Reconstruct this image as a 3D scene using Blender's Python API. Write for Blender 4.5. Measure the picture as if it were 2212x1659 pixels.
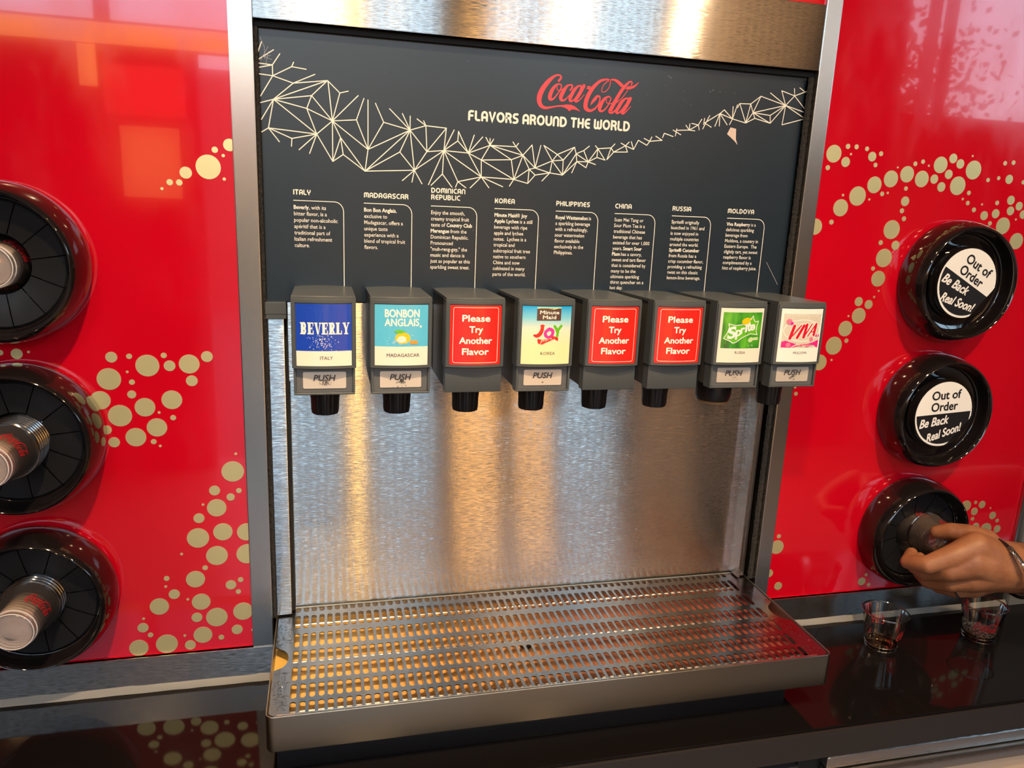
import bpy, bmesh, math, random
from mathutils import Vector, Matrix
random.seed(7)
for _o in list(bpy.data.objects): bpy.data.objects.remove(_o)
SC = bpy.context.scene
COL = SC.collection
PI = math.pi

# ------------------------------------------------------------------ camera, world, lights, exposure
cam_d = bpy.data.cameras.new('camera'); cam = bpy.data.objects.new('camera', cam_d); COL.objects.link(cam); SC.camera = cam
cam_d.sensor_width = 36.0; cam_d.lens = 36.0 * 1637.845 / 2212.0; cam_d.clip_start = 0.01; cam_d.clip_end = 200
_r = ((0.97156898, -0.23313378, 0.04125968), (-0.01433363, -0.23187099, -0.97264094), (0.23632238, 0.94439636, -0.22862032))
right = Vector((_r[0][0], -0.0, 0)); 
CR = Vector(_r[0]); CD = Vector(_r[1]); CF = Vector(_r[2])
M4 = Matrix(((CR.x, -CD.x, -CF.x, 0.0332218), (CR.y, -CD.y, -CF.y, -1.0720612), (CR.z, -CD.z, -CF.z, 0.6566066), (0, 0, 0, 1)))
cam.matrix_world = M4
SC.view_settings.view_transform = 'Standard'; SC.view_settings.look = 'None'; SC.view_settings.gamma = 1.0
SC.view_settings.use_curve_mapping = False; SC.view_settings.exposure = -0.06
SC.cycles.max_bounces = 10; SC.cycles.transparent_max_bounces = 40; SC.cycles.transmission_bounces = 10
SC.cycles.glossy_bounces = 6; SC.cycles.diffuse_bounces = 4; SC.cycles.use_denoising = True
SC.cycles.sample_clamp_indirect = 6.0; SC.cycles.caustics_reflective = True

W = bpy.data.worlds.new('sky'); SC.world = W; W.use_nodes = True
_n = W.node_tree.nodes; _l = W.node_tree.links; _n.clear()
_out = _n.new('ShaderNodeOutputWorld'); _bg = _n.new('ShaderNodeBackground')
_tc = _n.new('ShaderNodeTexCoord'); _sep = _n.new('ShaderNodeSeparateXYZ'); _rmp = _n.new('ShaderNodeValToRGB')
_l.new(_tc.outputs['Generated'], _sep.inputs[0]); _l.new(_sep.outputs['Z'], _rmp.inputs['Fac'])
_e = _rmp.color_ramp.elements
_e[0].position = 0.0; _e[0].color = (0.66, 0.88, 1.0, 1); _e[1].position = 0.7; _e[1].color = (0.30, 0.60, 1.0, 1)
_l.new(_rmp.outputs[0], _bg.inputs['Color']); _bg.inputs['Strength'].default_value = 5.6
_l.new(_bg.outputs[0], _out.inputs['Surface'])

def area(name, loc, target, size, power, color, shape='DISK', size_y=None, portal=False, spread=180):
    d = bpy.data.lights.new(name, 'AREA'); d.shape = shape; d.size = size
    if size_y: d.size_y = size_y
    d.energy = power; d.color = color; d.spread = math.radians(spread)
    if portal: d.cycles.is_portal = True
    o = bpy.data.objects.new(name, d); COL.objects.link(o); o.location = loc
    o.rotation_euler = (Vector(target) - Vector(loc)).to_track_quat('-Z', 'Y').to_euler()
    return o
area('window_portal', (-0.55, -3.45, 1.86), (-0.55, 0, 1.86), 5.2, 1, (1, 1, 1), 'RECTANGLE', 0.78, True)
area('window_portal', (4.9, -3.45, 1.85), (4.9, 0, 1.85), 2.4, 1, (1, 1, 1), 'RECTANGLE', 1.0, True)
WARM = (1.0, 0.70, 0.42)
DOWN = [(0.02, -1.05, 1.95), (0.85, -1.25, 1.95), (-0.75, -1.75, 1.95), (1.45, -1.75, 1.95), (0.35, -2.4, 1.95)]
for (x, y, z) in DOWN:
    near = y > -1.5
    area('ceiling_spot', (x, y, z), (x + (0.05 if near else (0.4 if x < 0 else -0.4)), 0.0 if y > -2 else y, 0.05 if y > -2 else -1), 0.07, {0.02: 6.0, 0.85: 4.0}.get(x, 3.5), WARM, spread=(60 if near else 120))

area('added_wall_light', (2.5, -2.6, 2.4), (2.5, -3.5, 1.2), 0.3, 14.0, (1.0, 0.74, 0.48), spread=100)  # added lamp without a fixture, brightens the tan wall mirrored in the header

# ------------------------------------------------------------------ traced layout data: positions in metres on the wall and sign planes
NET=[[-.0421,.846,-.0469,.8335],[-.0278,.8377,-.0469,.8248],[-.0202,.8335,-.0297,.8195],[-.047,.8204,-.0297,.8195],[-.0467,.8152,-.0297,.8195],[-.0297,.8195,-.0296,.8065],[-.0469,.8076,-.0296,.8065],[-.0296,.8065,-.0453,.7809],[-.0296,.8065,-.0044,.7994],[-.0296,.8065,-.0059,.8193],[-.0059,.8193,-.0034,.8248],[-.0059,.8193,.0121,.8175],[-.0044,.7994,.0228,.8121],[-.0044,.7994,.0387,.8058],[-.0044,.7994,-.0295,.7779],[.0387,.8058,-.0295,.7779],[.0387,.8058,.0183,.7858],[.0183,.7858,-.0295,.7779],[.0183,.7858,.0119,.7695],[.0119,.7695,-.0295,.7779],[-.0295,.7779,-.0456,.7728],[-.0295,.7779,-.0452,.7522],[-.0295,.7779,-.0368,.7422],[-.0368,.7422,-.0453,.7368],[-.0368,.7422,-.0237,.7258],[-.0368,.7422,-.0077,.7308],[-.0077,.7308,-.0085,.721],[-.0077,.7308,.024,.7382],[-.0368,.7422,.024,.7382],[-.0295,.7779,.024,.7382],[.0119,.7695,.024,.7382],[.0119,.7695,.0444,.7561],[.0183,.7858,.0444,.7561],[.0394,.8053,.0444,.7561],[.0394,.8053,.0544,.7916],[.0544,.7916,.0652,.7947],[.0544,.7916,.0444,.7561],[.0444,.7561,.078,.79],[.0444,.7561,.0756,.7594],[.0756,.7594,.0855,.7871],[.0756,.7594,.0907,.7225],[.0444,.7561,.0907,.7225],[.0908,.7854,.0907,.7225],[.1006,.782,.1115,.7586],[.1115,.7586,.0907,.7225],[.1115,.7586,.1469,.7508],[.1469,.7508,.0907,.7225],[.024,.7382,.0444,.7561],[.024,.7382,.0011,.7171],[.024,.7382,.0145,.7132],[.024,.7382,.0443,.7045],[.0444,.7561,.0443,.7045],[.0444,.7561,.0548,.7355],[.0548,.7355,.0443,.7045],[.0548,.7355,.058,.7141],[.058,.7141,.0443,.7045],[.0548,.7355,.0867,.6941],[.058,.7141,.0867,.6941],[.0907,.7225,.0867,.6941],[.0867,.6941,.1469,.7508],[.0867,.6941,.1333,.7215],[.1333,.7215,.1469,.7508],[.1333,.7215,.1534,.6986],[.0867,.6941,.1534,.6986],[.1192,.7764,.1469,.7508],[.1364,.7714,.1469,.7508],[.1469,.7688,.1469,.7508],[.1469,.7508,.1683,.7578],[.1562,.7658,.1683,.7578],[.1652,.7639,.1683,.7578],[.1683,.7578,.1965,.7564],[.1683,.7578,.1702,.7241],[.1469,.7508,.1702,.7241],[.1965,.7564,.1702,.7241],[.1469,.7508,.1534,.6986],[.1702,.7241,.1534,.6986],[.1702,.7241,.1936,.7268],[.1965,.7564,.1936,.7268],[.1936,.7268,.1534,.6986],[.1534,.6986,.1371,.6842],[.1534,.6986,.1502,.6827],[.1534,.6986,.164,.681],[.1936,.7268,.1731,.6804],[.1936,.7268,.1922,.6955],[.1922,.6955,.1766,.6796],[.1922,.6955,.206,.6784],[.1936,.7268,.2141,.6863],[.2141,.6863,.211,.6786],[.2141,.6863,.2257,.6785],[.2141,.6863,.2472,.6942],[.1936,.7268,.2073,.7547],[.1936,.7268,.2127,.7406],[.2127,.7406,.2134,.7532],[.2134,.7532,.2279,.7254],[.2127,.7406,.2279,.7254],[.1936,.7268,.2279,.7254],[.1936,.7268,.2472,.6942],[.2279,.7254,.2355,.7497],[.2279,.7254,.2475,.7479],[.2279,.7254,.2465,.7171],[.2279,.7254,.2472,.6942],[.2279,.7254,.2583,.7374],[.2583,.7374,.2521,.7476],[.2583,.7374,.258,.7466],[.2583,.7374,.263,.7459],[.2583,.7374,.2465,.7171],[.2465,.7171,.2472,.6942],[.2465,.7171,.2896,.7198],[.2583,.7374,.2956,.7376],[.2583,.7374,.3061,.7267],[.2583,.7374,.2896,.7198],[.2465,.7171,.2943,.6931],[.2472,.6942,.2943,.6931],[.2472,.6942,.2318,.6787],[.2472,.6942,.2586,.68],[.2472,.6942,.2787,.6823],[.2956,.7376,.2911,.7437],[.2956,.7376,.299,.7425],[.2956,.7376,.3061,.7267],[.2896,.7198,.3061,.7267],[.2896,.7198,.2943,.6931],[.3061,.7267,.2943,.6931],[.3061,.7267,.3189,.7413],[.3061,.7267,.3248,.7103],[.3061,.7267,.3162,.7082],[.3189,.7413,.3248,.7103],[.3248,.7103,.3318,.7415],[.3248,.7103,.3162,.7082],[.3162,.7082,.2943,.6931],[.3162,.7082,.3253,.7006],[.3162,.7082,.315,.6886],[.2943,.6931,.2883,.6837],[.2943,.6931,.315,.6886],[.315,.6886,.3253,.7006],[.3248,.7103,.3497,.7214],[.3362,.7417,.3497,.7214],[.3362,.7417,.3568,.7305],[.3568,.7305,.3497,.7214],[.3568,.7305,.382,.7419],[.382,.7419,.366,.7233],[.3497,.7214,.366,.7233],[.3568,.7305,.366,.7233],[.382,.7419,.3848,.733],[.3248,.7103,.3469,.7047],[.3469,.7047,.3253,.7006],[.3497,.7214,.3469,.7047],[.3497,.7214,.3661,.7026],[.366,.7233,.3661,.7026],[.3469,.7047,.3661,.7026],[.3469,.7047,.3359,.693],[.3848,.733,.3661,.7026],[.3848,.733,.396,.7381],[.396,.7381,.404,.7446],[.396,.7381,.4037,.7229],[.3848,.733,.4037,.7229],[.3848,.733,.3866,.7224],[.3866,.7224,.3661,.7026],[.3866,.7224,.3798,.7064],[.3866,.7224,.4037,.7229],[.3866,.7224,.4009,.7146],[.4009,.7146,.4037,.7229],[.4037,.7229,.4151,.7198],[.4037,.7229,.4173,.7419],[.4037,.7229,.4166,.7297],[.4173,.7419,.4133,.7457],[.4173,.7419,.4166,.7297],[.4173,.7419,.4374,.7441],[.4173,.7419,.4292,.7267],[.4166,.7297,.4292,.7267],[.4374,.7441,.4429,.7499],[.4374,.7441,.4419,.7386],[.4374,.7441,.4321,.7275],[.4419,.7386,.4321,.7275],[.4419,.7386,.4593,.7484],[.4419,.7386,.463,.7398],[.4593,.7484,.4522,.7516],[.4593,.7484,.4646,.7538],[.4593,.7484,.463,.7398],[.4593,.7484,.4722,.744],[.4722,.744,.4679,.7546],[.4722,.744,.4787,.7571],[.4787,.7571,.4924,.7509],[.4924,.7509,.4965,.7567],[.4965,.7567,.4874,.7602],[.4965,.7567,.4994,.763],[.4965,.7567,.5159,.7593],[.5159,.7593,.5055,.7644],[.5163,.763,.5185,.7693],[.5185,.7693,.5328,.7656],[.5376,.7766,.5363,.7666],[.532,.7746,.5447,.7688],[.5378,.7746,.5577,.7762],[.5577,.7762,.5518,.7826],[.5577,.7762,.5579,.7851],[.5577,.7762,.5715,.7843],[.5577,.7762,.5667,.7757],[.5715,.7843,.5609,.7857],[.5715,.7843,.5761,.7924],[.5715,.7843,.5736,.7774],[.5799,.7854,.5806,.7941],[.5792,.7792,.5885,.7984],[.5813,.7876,.5927,.7825],[.5813,.7876,.6048,.8025],[.6048,.8025,.5985,.7841],[.6048,.8025,.6056,.785],[.6048,.8025,.6181,.7874],[.6048,.8025,.6113,.8081],[.6048,.8025,.626,.7963],[.6113,.8081,.626,.7963],[.626,.7963,.6251,.8136],[.626,.7963,.632,.8167],[.626,.7963,.6221,.7881],[.626,.7963,.6484,.7919],[.6354,.8186,.6484,.7919],[.6484,.7919,.6536,.8193],[.6354,.8186,.6536,.8193],[.6354,.8186,.6325,.8126],[.6536,.8193,.6691,.8313],[.6536,.8193,.6588,.8072],[.6691,.8313,.6588,.8072],[.6484,.7919,.6588,.8072],[.6484,.7919,.6629,.7995],[.6588,.8072,.6629,.7995],[.6588,.8072,.7121,.8212],[.6588,.8072,.6879,.8053],[.6629,.7995,.6894,.7941],[.6588,.8072,.6894,.7941],[.6879,.8053,.6894,.7941],[.6879,.8053,.7121,.8212],[.6894,.7941,.7121,.8212],[.6691,.8313,.7121,.8212],[.6844,.837,.7121,.8212],[.7028,.8414,.7121,.8212],[.7028,.8414,.7255,.8358],[.7255,.8358,.7121,.8212],[.7236,.846,.7255,.8358],[.7255,.8358,.7446,.8434],[.7326,.8477,.7435,.8419],[.7255,.8358,.7443,.8192],[.7121,.8212,.7438,.8139],[.7121,.8212,.7437,.8064],[.7121,.8212,.7097,.7932],[.7097,.7932,.7441,.8033]]
DOTS=[[0,-.0844,.7174,.0078],[0,-.1024,.7105,.0039],[0,-.0925,.7039,.0021],[0,-.1112,.6889,.0152],[0,-.1385,.6805,.0075],[0,-.0925,.6748,.0021],[0,-.1582,.6678,.0039],[0,-.1469,.668,.0039],[0,-.1678,.6595,.0019],[0,-.3523,.4464,.0069],[0,-.3708,.448,.0036],[0,-.3387,.4488,.0017],[0,-.2424,.4414,.0073],[0,-.2209,.4424,.0037],[0,-.1994,.4297,.0148],[0,-.1785,.4434,.0038],[0,-.1721,.4292,.0074],[0,-.1474,.4314,.0131],[0,-.1246,.4415,.0076],[0,-.1453,.4082,.0076],[0,-.2246,.4214,.0018],[0,-.2198,.4074,.0037],[0,-.2474,.4119,.0148],[0,-.2599,.3832,.0126],[0,-.2212,.3905,.0056],[0,-.206,.3724,.0129],[0,-.1719,.3821,.0131],[0,-.2375,.3614,.0149],[0,-.1889,.3647,.0019],[0,-.1717,.357,.0038],[0,-.1928,.3437,.0129],[0,-.2553,.3421,.0064],[0,-.22,.3307,.013],[0,-.2473,.3245,.0072],[0,-.1982,.3237,.0037],[0,-.1903,.3172,.0019],[0,-.0933,.3024,.002],[0,-.0983,.2764,.0151],[0,-.1236,.2491,.0074],[0,-.0913,.2474,.0038],[0,-.1027,.2383,.0056],[0,-.1399,.2288,.0019],[0,-.1219,.223,.0131],[0,-.1462,.2086,.0074],[0,-.1153,.1859,.0131],[0,-.0831,.1838,.0133],[0,-.1489,.1786,.0149],[0,-.1249,.1497,.0148],[0,-.0834,.1495,.0151],[0,-.1719,.1555,.002],[0,-.1417,.1319,.0038],[0,-.1555,.115,.0129],[0,-.1938,.1193,.0038],[0,-.1957,.1068,.002],[0,-.1851,.0938,.0076],[0,-.2059,.0762,.0129],[0,-.1078,.1022,.0074],[0,-.0942,.1093,.0039],[0,-.0981,.0905,.0037],[0,-.1675,.0841,.002],[0,-.1496,.0787,.0128],[0,-.1566,.0542,.0075],[0,-.1294,.052,.0149],[0,-.0926,.0581,.014],[0,-.2279,.0589,.002],[0,-.2296,.0447,.0075],[0,-.2204,.0322,.0038],[0,-.2371,.013,.0129],[0,-.1994,.0156,.0149],[0,-.1746,.0264,.002],[0,-.1678,.0105,.0076],[0,-.1498,.0251,.013],[0,-.1247,.0186,.004],[0,-.1022,.0292,.0078],[0,-.0805,.0262,.0021],[1,.7976,.7553,.0132],[1,.8208,.7674,.004],[1,.8361,.7676,.0038],[1,.8279,.7562,.0019],[1,.8202,.7442,.0077],[1,.7901,.7341,.0039],[1,.8553,.7658,.0036],[1,.8666,.7547,.0074],[1,.8818,.7599,.0038],[1,.8746,.7425,.0036],[1,.9161,.7409,.0017],[1,.9476,.7481,.0037],[1,.9614,.7521,.0035],[1,.9735,.7465,.0018],[1,.9353,.7314,.0127],[1,.9067,.7229,.013],[1,.9642,.7255,.0129],[1,.8779,.7124,.0129],[1,.9955,.7489,.0129],[1,1.0176,.76,.0076],[1,1.0329,.7524,.0075],[1,1.0541,.7658,.0018],[1,1.0604,.7442,.0149],[1,1.0139,.7351,.0074],[1,.9878,.7265,.0074],[1,1.0037,.7149,.0077],[1,1.0349,.7182,.0148],[1,.9372,.7095,.0035],[1,1.0923,.73,.0035],[1,1.1128,.734,.0033],[1,1.1341,.7331,.0075],[1,1.1202,.758,.0037],[1,1.1367,.7598,.0038],[1,1.1637,.7298,.0036],[1,.8502,.694,.0149],[1,.8225,.6749,.0133],[1,.8237,.6943,.0021],[1,.8725,.6897,.0019],[1,.8946,.6993,.0037],[1,.9047,.7012,.002],[1,.9394,.6897,.0077],[1,.9362,.6746,.004],[1,.9423,.6623,.004],[1,.9224,.6444,.0151],[1,.7811,.6443,.0126],[1,.8095,.6523,.004],[1,.9055,.6232,.004],[1,.9341,.6197,.0076],[1,.9158,.5989,.0149],[1,.8984,.5815,.0036],[1,.9109,.5653,.013],[1,.9155,.5454,.0018],[1,.9085,.5352,.002],[1,.8805,.5273,.0076],[1,.9001,.5227,.0076],[1,.8844,.5041,.013],[1,.8651,.5034,.0018],[1,.8625,.4825,.0129],[1,.8452,.454,.0151],[1,.8678,.4624,.0038],[1,.8225,.4258,.0133],[1,.8448,.43,.002],[1,1.059,.708,.0037],[1,1.0493,.6978,.0021],[1,1.0604,.6919,.0037],[1,1.0748,.6815,.004],[1,1.089,.6908,.0019],[1,1.1187,.6945,.0038],[1,1.0972,.673,.0075],[1,1.1196,.677,.0076],[1,1.1455,.6998,.0076],[1,1.1645,.691,.0072],[1,1.1486,.6827,.0074],[1,1.1762,.6777,.0073],[1,1.1629,.6691,.0019],[1,1.1389,.6578,.0139],[1,1.1116,.6609,.0038],[1,1.1723,.6335,.0136],[1,.7861,.3734,.0035],[1,.7744,.3676,.0048],[1,.783,.3844,.0022],[1,.9728,.0178,.0079],[1,.9801,.0305,.0029],[1,.9888,.0099,.0036],[1,1.1728,.1533,.0107],[1,1.1929,.1591,.0035],[1,1.2082,.154,.0075],[1,1.1938,.1413,.0075],[1,1.2291,.1459,.0019],[1,1.2372,.1307,.0076],[1,1.1929,.1266,.0038],[1,1.2501,.1196,.0041],[1,1.2035,.1108,.0076],[1,1.2278,.1037,.0124],[1,1.2538,.1026,.0077],[1,1.1852,.1116,.0038],[1,.7884,.0984,.0129],[1,.7893,.1186,.004],[1,.7798,.0492,.0075],[1,.8009,.0231,.0076]]
LOGO=[[[.3533,.8293,.00304],[.3562,.8333,.0026],[.3548,.8363,.00217],[.3503,.8363,.00246],[.3451,.8337,.00347],[.3379,.827,.00564],[.3308,.8173,.00665],[.3267,.8081,.00709],[.3264,.8001,.00622],[.3297,.7944,.00492],[.3359,.7923,.00347],[.3435,.7935,.00231],[.3511,.7953,.00188],[.3595,.7965,.00217],[.3657,.7966,.00289]],[[.3547,.8253,.00159],[.3495,.823,.00304],[.3445,.8166,.00477],[.3415,.8088,.0055],[.3421,.8043,.0042],[.3467,.805,.00231],[.3517,.8109,.00159],[.3563,.8181,.00145],[.3575,.8231,.00159],[.3547,.8253,.00159]],[[.3511,.8212,.00101],[.3513,.8178,.00101],[.3541,.8165,.00101],[.3582,.8177,.00116],[.3626,.8214,.00116],[.3659,.824,.00145]],[[.3705,.8181,.00188],[.373,.8214,.00231],[.3731,.8246,.00217],[.3697,.825,.00188],[.3652,.8226,.00325],[.3607,.8157,.00506],[.3576,.8092,.0055],[.3582,.8045,.00405],[.3625,.8042,.00246],[.3669,.8078,.0013],[.3705,.8122,.00101]],[[.3863,.8251,.00159],[.3818,.824,.0026],[.3767,.8189,.00434],[.3729,.8117,.00477],[.3709,.8063,.0042],[.3726,.8035,.00275],[.3767,.8057,.00174],[.381,.8116,.0013],[.3851,.8195,.00116],[.3863,.8251,.00159]],[[.3906,.8254,.00448],[.3868,.8183,.00477],[.3826,.811,.00477],[.3791,.8052,.0042],[.3815,.8037,.00217],[.3861,.8071,.0013],[.3918,.8138,.00072]],[[.4024,.8008,.00072],[.4049,.8052,.00333],[.4085,.8097,.0042],[.4114,.8129,.00304],[.4148,.8126,.00217],[.4153,.8077,.00159],[.413,.8012,.00174],[.4079,.7954,.0026],[.401,.7928,.00376],[.3953,.7958,.00564],[.3945,.802,.00608],[.3966,.8106,.00579],[.4015,.82,.00535],[.408,.8282,.00434],[.4154,.834,.00333],[.4231,.8362,.00231],[.4279,.8356,.00188],[.4295,.8326,.0013],[.4288,.8283,.00108],[.4264,.8233,.00101],[.4219,.8196,.00101],[.418,.8193,.00101],[.4173,.8233,.00101],[.4197,.8284,.00101],[.4241,.8329,.00101],[.4302,.8361,.00159],[.4349,.8366,.0026],[.4398,.8348,.0042],[.4448,.8316,.00477],[.4475,.8297,.00448]],[[.4291,.8138,.00174],[.4241,.8117,.00304],[.4197,.8066,.00448],[.4163,.7993,.00521],[.4163,.7945,.00405],[.4207,.7936,.00231],[.4266,.7993,.00159],[.4308,.8074,.00145],[.4316,.8117,.00159],[.4291,.8138,.00174]],[[.4254,.8105,.00101],[.4252,.807,.00101],[.4278,.8043,.00101],[.4318,.8043,.00101],[.4357,.8055,.00101]],[[.4612,.8314,.00145],[.4625,.8344,.00174],[.4608,.8362,.00174],[.4573,.8347,.0026],[.4507,.8278,.00405],[.4443,.8182,.00448],[.438,.8065,.00506],[.4331,.7969,.00535],[.4318,.7934,.00448],[.4359,.7926,.0026],[.4411,.7975,.00145]],[[.4567,.8242,.00087],[.4508,.8159,.00087],[.4442,.809,.00108],[.4396,.8059,.00159]],[[.4582,.8136,.00159],[.4535,.8124,.0026],[.4483,.8072,.00434],[.4441,.7998,.00477],[.4413,.7948,.0042],[.4435,.7923,.00275],[.4477,.795,.00174],[.4528,.8018,.0013],[.457,.8085,.00116],[.4582,.8136,.00159]],[[.4615,.8133,.00448],[.458,.8064,.00477],[.4538,.799,.00477],[.4502,.7939,.0042],[.4527,.7923,.00217],[.4572,.7963,.0013],[.463,.8029,.00072]]]
LOGOP=[[[.3594,.7974],[.3663,.7987],[.3733,.7988],[.3788,.7971],[.3837,.7936],[.3877,.7901],[.383,.792],[.3775,.793],[.3737,.7922],[.3707,.79],[.3678,.7929],[.3642,.7942],[.3596,.7951]],[[.3957,.8252],[.4009,.8257],[.3996,.8215],[.3946,.8213]],[[.4557,.8294],[.4617,.8299],[.4671,.8322],[.473,.8367],[.4696,.8315],[.4651,.8277],[.4589,.8254],[.4526,.8252]]]
TEAR=[[.6243,.7841],[.6337,.7826],[.635,.7679],[.6389,.7597],[.6321,.7657],[.6196,.7744]]
SCR=[[.7107,.5863],[.7233,.5684],[.7349,.5513]]


# ------------------------------------------------------------------ materials
MATS = {}
def pbr(name, col, rough=0.5, metal=0.0, coat=0.0, coat_rough=0.03, emit=None, estr=0.0, spec=0.5, aniso=0.0, tangent=None, sheen=0):
    m = bpy.data.materials.new(name); m.use_nodes = True
    b = m.node_tree.nodes['Principled BSDF']
    b.inputs['Base Color'].default_value = (*col, 1); b.inputs['Roughness'].default_value = rough
    b.inputs['Metallic'].default_value = metal; b.inputs['Coat Weight'].default_value = coat
    b.inputs['Coat Roughness'].default_value = coat_rough; b.inputs['Specular IOR Level'].default_value = spec
    b.inputs['Anisotropic'].default_value = aniso
    if emit: b.inputs['Emission Color'].default_value = (*emit, 1); b.inputs['Emission Strength'].default_value = estr
    if tangent:
        c = m.node_tree.nodes.new('ShaderNodeCombineXYZ')
        for i in range(3): c.inputs[i].default_value = tangent[i]
        m.node_tree.links.new(c.outputs[0], b.inputs['Tangent'])
    MATS[name] = m
    return m
def noise(m, scale, vec_scale=(1, 1, 1), detail=4, rough=0.6, loc=(0, 0, 0)):
    t = m.node_tree; tc = t.nodes.new('ShaderNodeTexCoord'); mp = t.nodes.new('ShaderNodeMapping'); nz = t.nodes.new('ShaderNodeTexNoise')
    mp.inputs['Scale'].default_value = vec_scale; mp.inputs['Location'].default_value = loc
    nz.inputs['Scale'].default_value = scale; nz.inputs['Detail'].default_value = detail; nz.inputs['Roughness'].default_value = rough
    t.links.new(tc.outputs['Object'], mp.inputs['Vector']); t.links.new(mp.outputs[0], nz.inputs['Vector'])
    return nz.outputs['Fac']
def ramp(m, fac, stops):
    r = m.node_tree.nodes.new('ShaderNodeValToRGB'); el = r.color_ramp.elements
    while len(el) < len(stops): el.new(0.5)
    for e, (p_, c) in zip(el, stops):
        e.position = p_; e.color = (*c, 1) if len(c) == 3 else c
    m.node_tree.links.new(fac, r.inputs['Fac'])
    return r.outputs['Color']
def bump(m, fac, strength, dist=0.001):
    t = m.node_tree; bp = t.nodes.new('ShaderNodeBump'); bp.inputs['Strength'].default_value = strength; bp.inputs['Distance'].default_value = dist
    t.links.new(fac, bp.inputs['Height'])
    b = t.nodes['Principled BSDF']
    if b.inputs['Normal'].is_linked:
        src = b.inputs['Normal'].links[0].from_socket; t.links.new(src, bp.inputs['Normal'])
    t.links.new(bp.outputs[0], b.inputs['Normal'])
def setc(m, out, inp='Base Color'): m.node_tree.links.new(out, m.node_tree.nodes['Principled BSDF'].inputs[inp])
def g3(v): return (v, v, v)

def brushed(m, k, axis='Z', grain=0.06):
    # fine scratches running across: tilt the surface normal only along one axis
    t = m.node_tree; g = t.nodes.new('ShaderNodeNewGeometry'); cx = t.nodes.new('ShaderNodeCombineXYZ')
    sc = {'Z': (0.03, 0.01, 1), 'Y': (0.03, 1, 0.01), 'X': (1, 0.01, 0.012)}[axis]
    a = noise(m, 6500, tuple(v * (0.4 if v < .5 else 1) for v in sc), 1); b = noise(m, 620, sc, 1)
    def sub(o, mul):
        n1 = t.nodes.new('ShaderNodeMath'); n1.operation = 'SUBTRACT'; n1.inputs[1].default_value = 0.5; t.links.new(o, n1.inputs[0])
        n2 = t.nodes.new('ShaderNodeMath'); n2.operation = 'MULTIPLY'; n2.inputs[1].default_value = mul; t.links.new(n1.outputs[0], n2.inputs[0]); return n2.outputs[0]
    ad = t.nodes.new('ShaderNodeMath'); t.links.new(sub(a, k), ad.inputs[0]); t.links.new(sub(b, k * grain), ad.inputs[1]); t.links.new(ad.outputs[0], cx.inputs[axis])
    va = t.nodes.new('ShaderNodeVectorMath'); t.links.new(g.outputs['Normal'], va.inputs[0]); t.links.new(cx.outputs[0], va.inputs[1])
    vn = t.nodes.new('ShaderNodeVectorMath'); vn.operation = 'NORMALIZE'; t.links.new(va.outputs[0], vn.inputs[0])
    t.links.new(vn.outputs[0], t.nodes['Principled BSDF'].inputs['Normal'])
red = pbr('red_gloss', (0.60, 0.0015, 0.012), 0.12, coat=0.6, coat_rough=0.02, spec=0.6)
setc(red, ramp(red, noise(red, 3.0), [(0.3, (0.49, 0.0006, 0.010)), (0.7, (0.55, 0.002, 0.014))]))
setc(red, ramp(red, noise(red, 14, (1, 1, .5), 6), [(0.45, g3(0.08)), (0.75, g3(0.22))]), 'Roughness')
gold = pbr('gold_foil', (0.84, 0.74, 0.36), 0.36, 0.75)
steel = pbr('brushed_steel', (0.68, 0.67, 0.65), 0.16, 1.0, aniso=1.0, tangent=(0, 0, 1))
brushed(steel, 1.5)
steel_v = pbr('brushed_steel_vertical_grain', (0.60, 0.55, 0.49), 0.27, 1.0, aniso=0.6, tangent=(1, 0, 0))
bump(steel_v, noise(steel_v, 900, (1, 1, 0.04), 2), 0.12, 0.0004)
splash_m = pbr('splash_steel', (0.70, 0.68, 0.64), 0.16, 1.0, aniso=1.0, tangent=(0, 0, 1))
setc(splash_m, ramp(splash_m, noise(splash_m, 260, (1, 1, 1), 2), [(0.62, g3(0.15)), (0.80, g3(0.30))]), 'Roughness')
brushed(splash_m, 1.5)
bump(splash_m, noise(splash_m, 300, (1, 1, 0.8), 1, 0.4), 0.03, 0.0004)
bump(splash_m, noise(splash_m, 5, (1, 1, .3), 2), 0.12, 0.002)
tray_m = pbr('tray_steel', (0.60, 0.56, 0.50), 0.28, 1.0, aniso=0.5, tangent=(0, 1, 0))
setc(tray_m, ramp(tray_m, noise(tray_m, 60, (1, 1, 1), 3), [(0.4, g3(0.20)), (0.7, g3(0.36))]), 'Roughness')
bump(tray_m, noise(tray_m, 800, (0.05, 1, 1), 2), 0.10, 0.0004)
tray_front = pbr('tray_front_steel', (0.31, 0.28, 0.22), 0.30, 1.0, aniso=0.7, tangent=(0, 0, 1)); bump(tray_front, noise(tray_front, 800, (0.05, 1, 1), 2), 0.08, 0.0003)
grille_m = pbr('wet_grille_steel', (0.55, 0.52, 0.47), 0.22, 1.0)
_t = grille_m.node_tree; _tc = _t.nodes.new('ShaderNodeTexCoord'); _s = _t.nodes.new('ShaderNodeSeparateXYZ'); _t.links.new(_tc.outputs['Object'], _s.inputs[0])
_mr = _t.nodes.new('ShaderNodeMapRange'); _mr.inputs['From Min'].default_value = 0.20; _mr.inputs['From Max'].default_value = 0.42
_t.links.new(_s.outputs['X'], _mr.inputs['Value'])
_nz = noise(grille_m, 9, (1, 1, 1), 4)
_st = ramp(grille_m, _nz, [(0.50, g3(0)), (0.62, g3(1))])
_mu = _t.nodes.new('ShaderNodeMath'); _mu.operation = 'MULTIPLY'; _t.links.new(_mr.outputs[0], _mu.inputs[0]); _t.links.new(_st, _mu.inputs[1])
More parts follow.
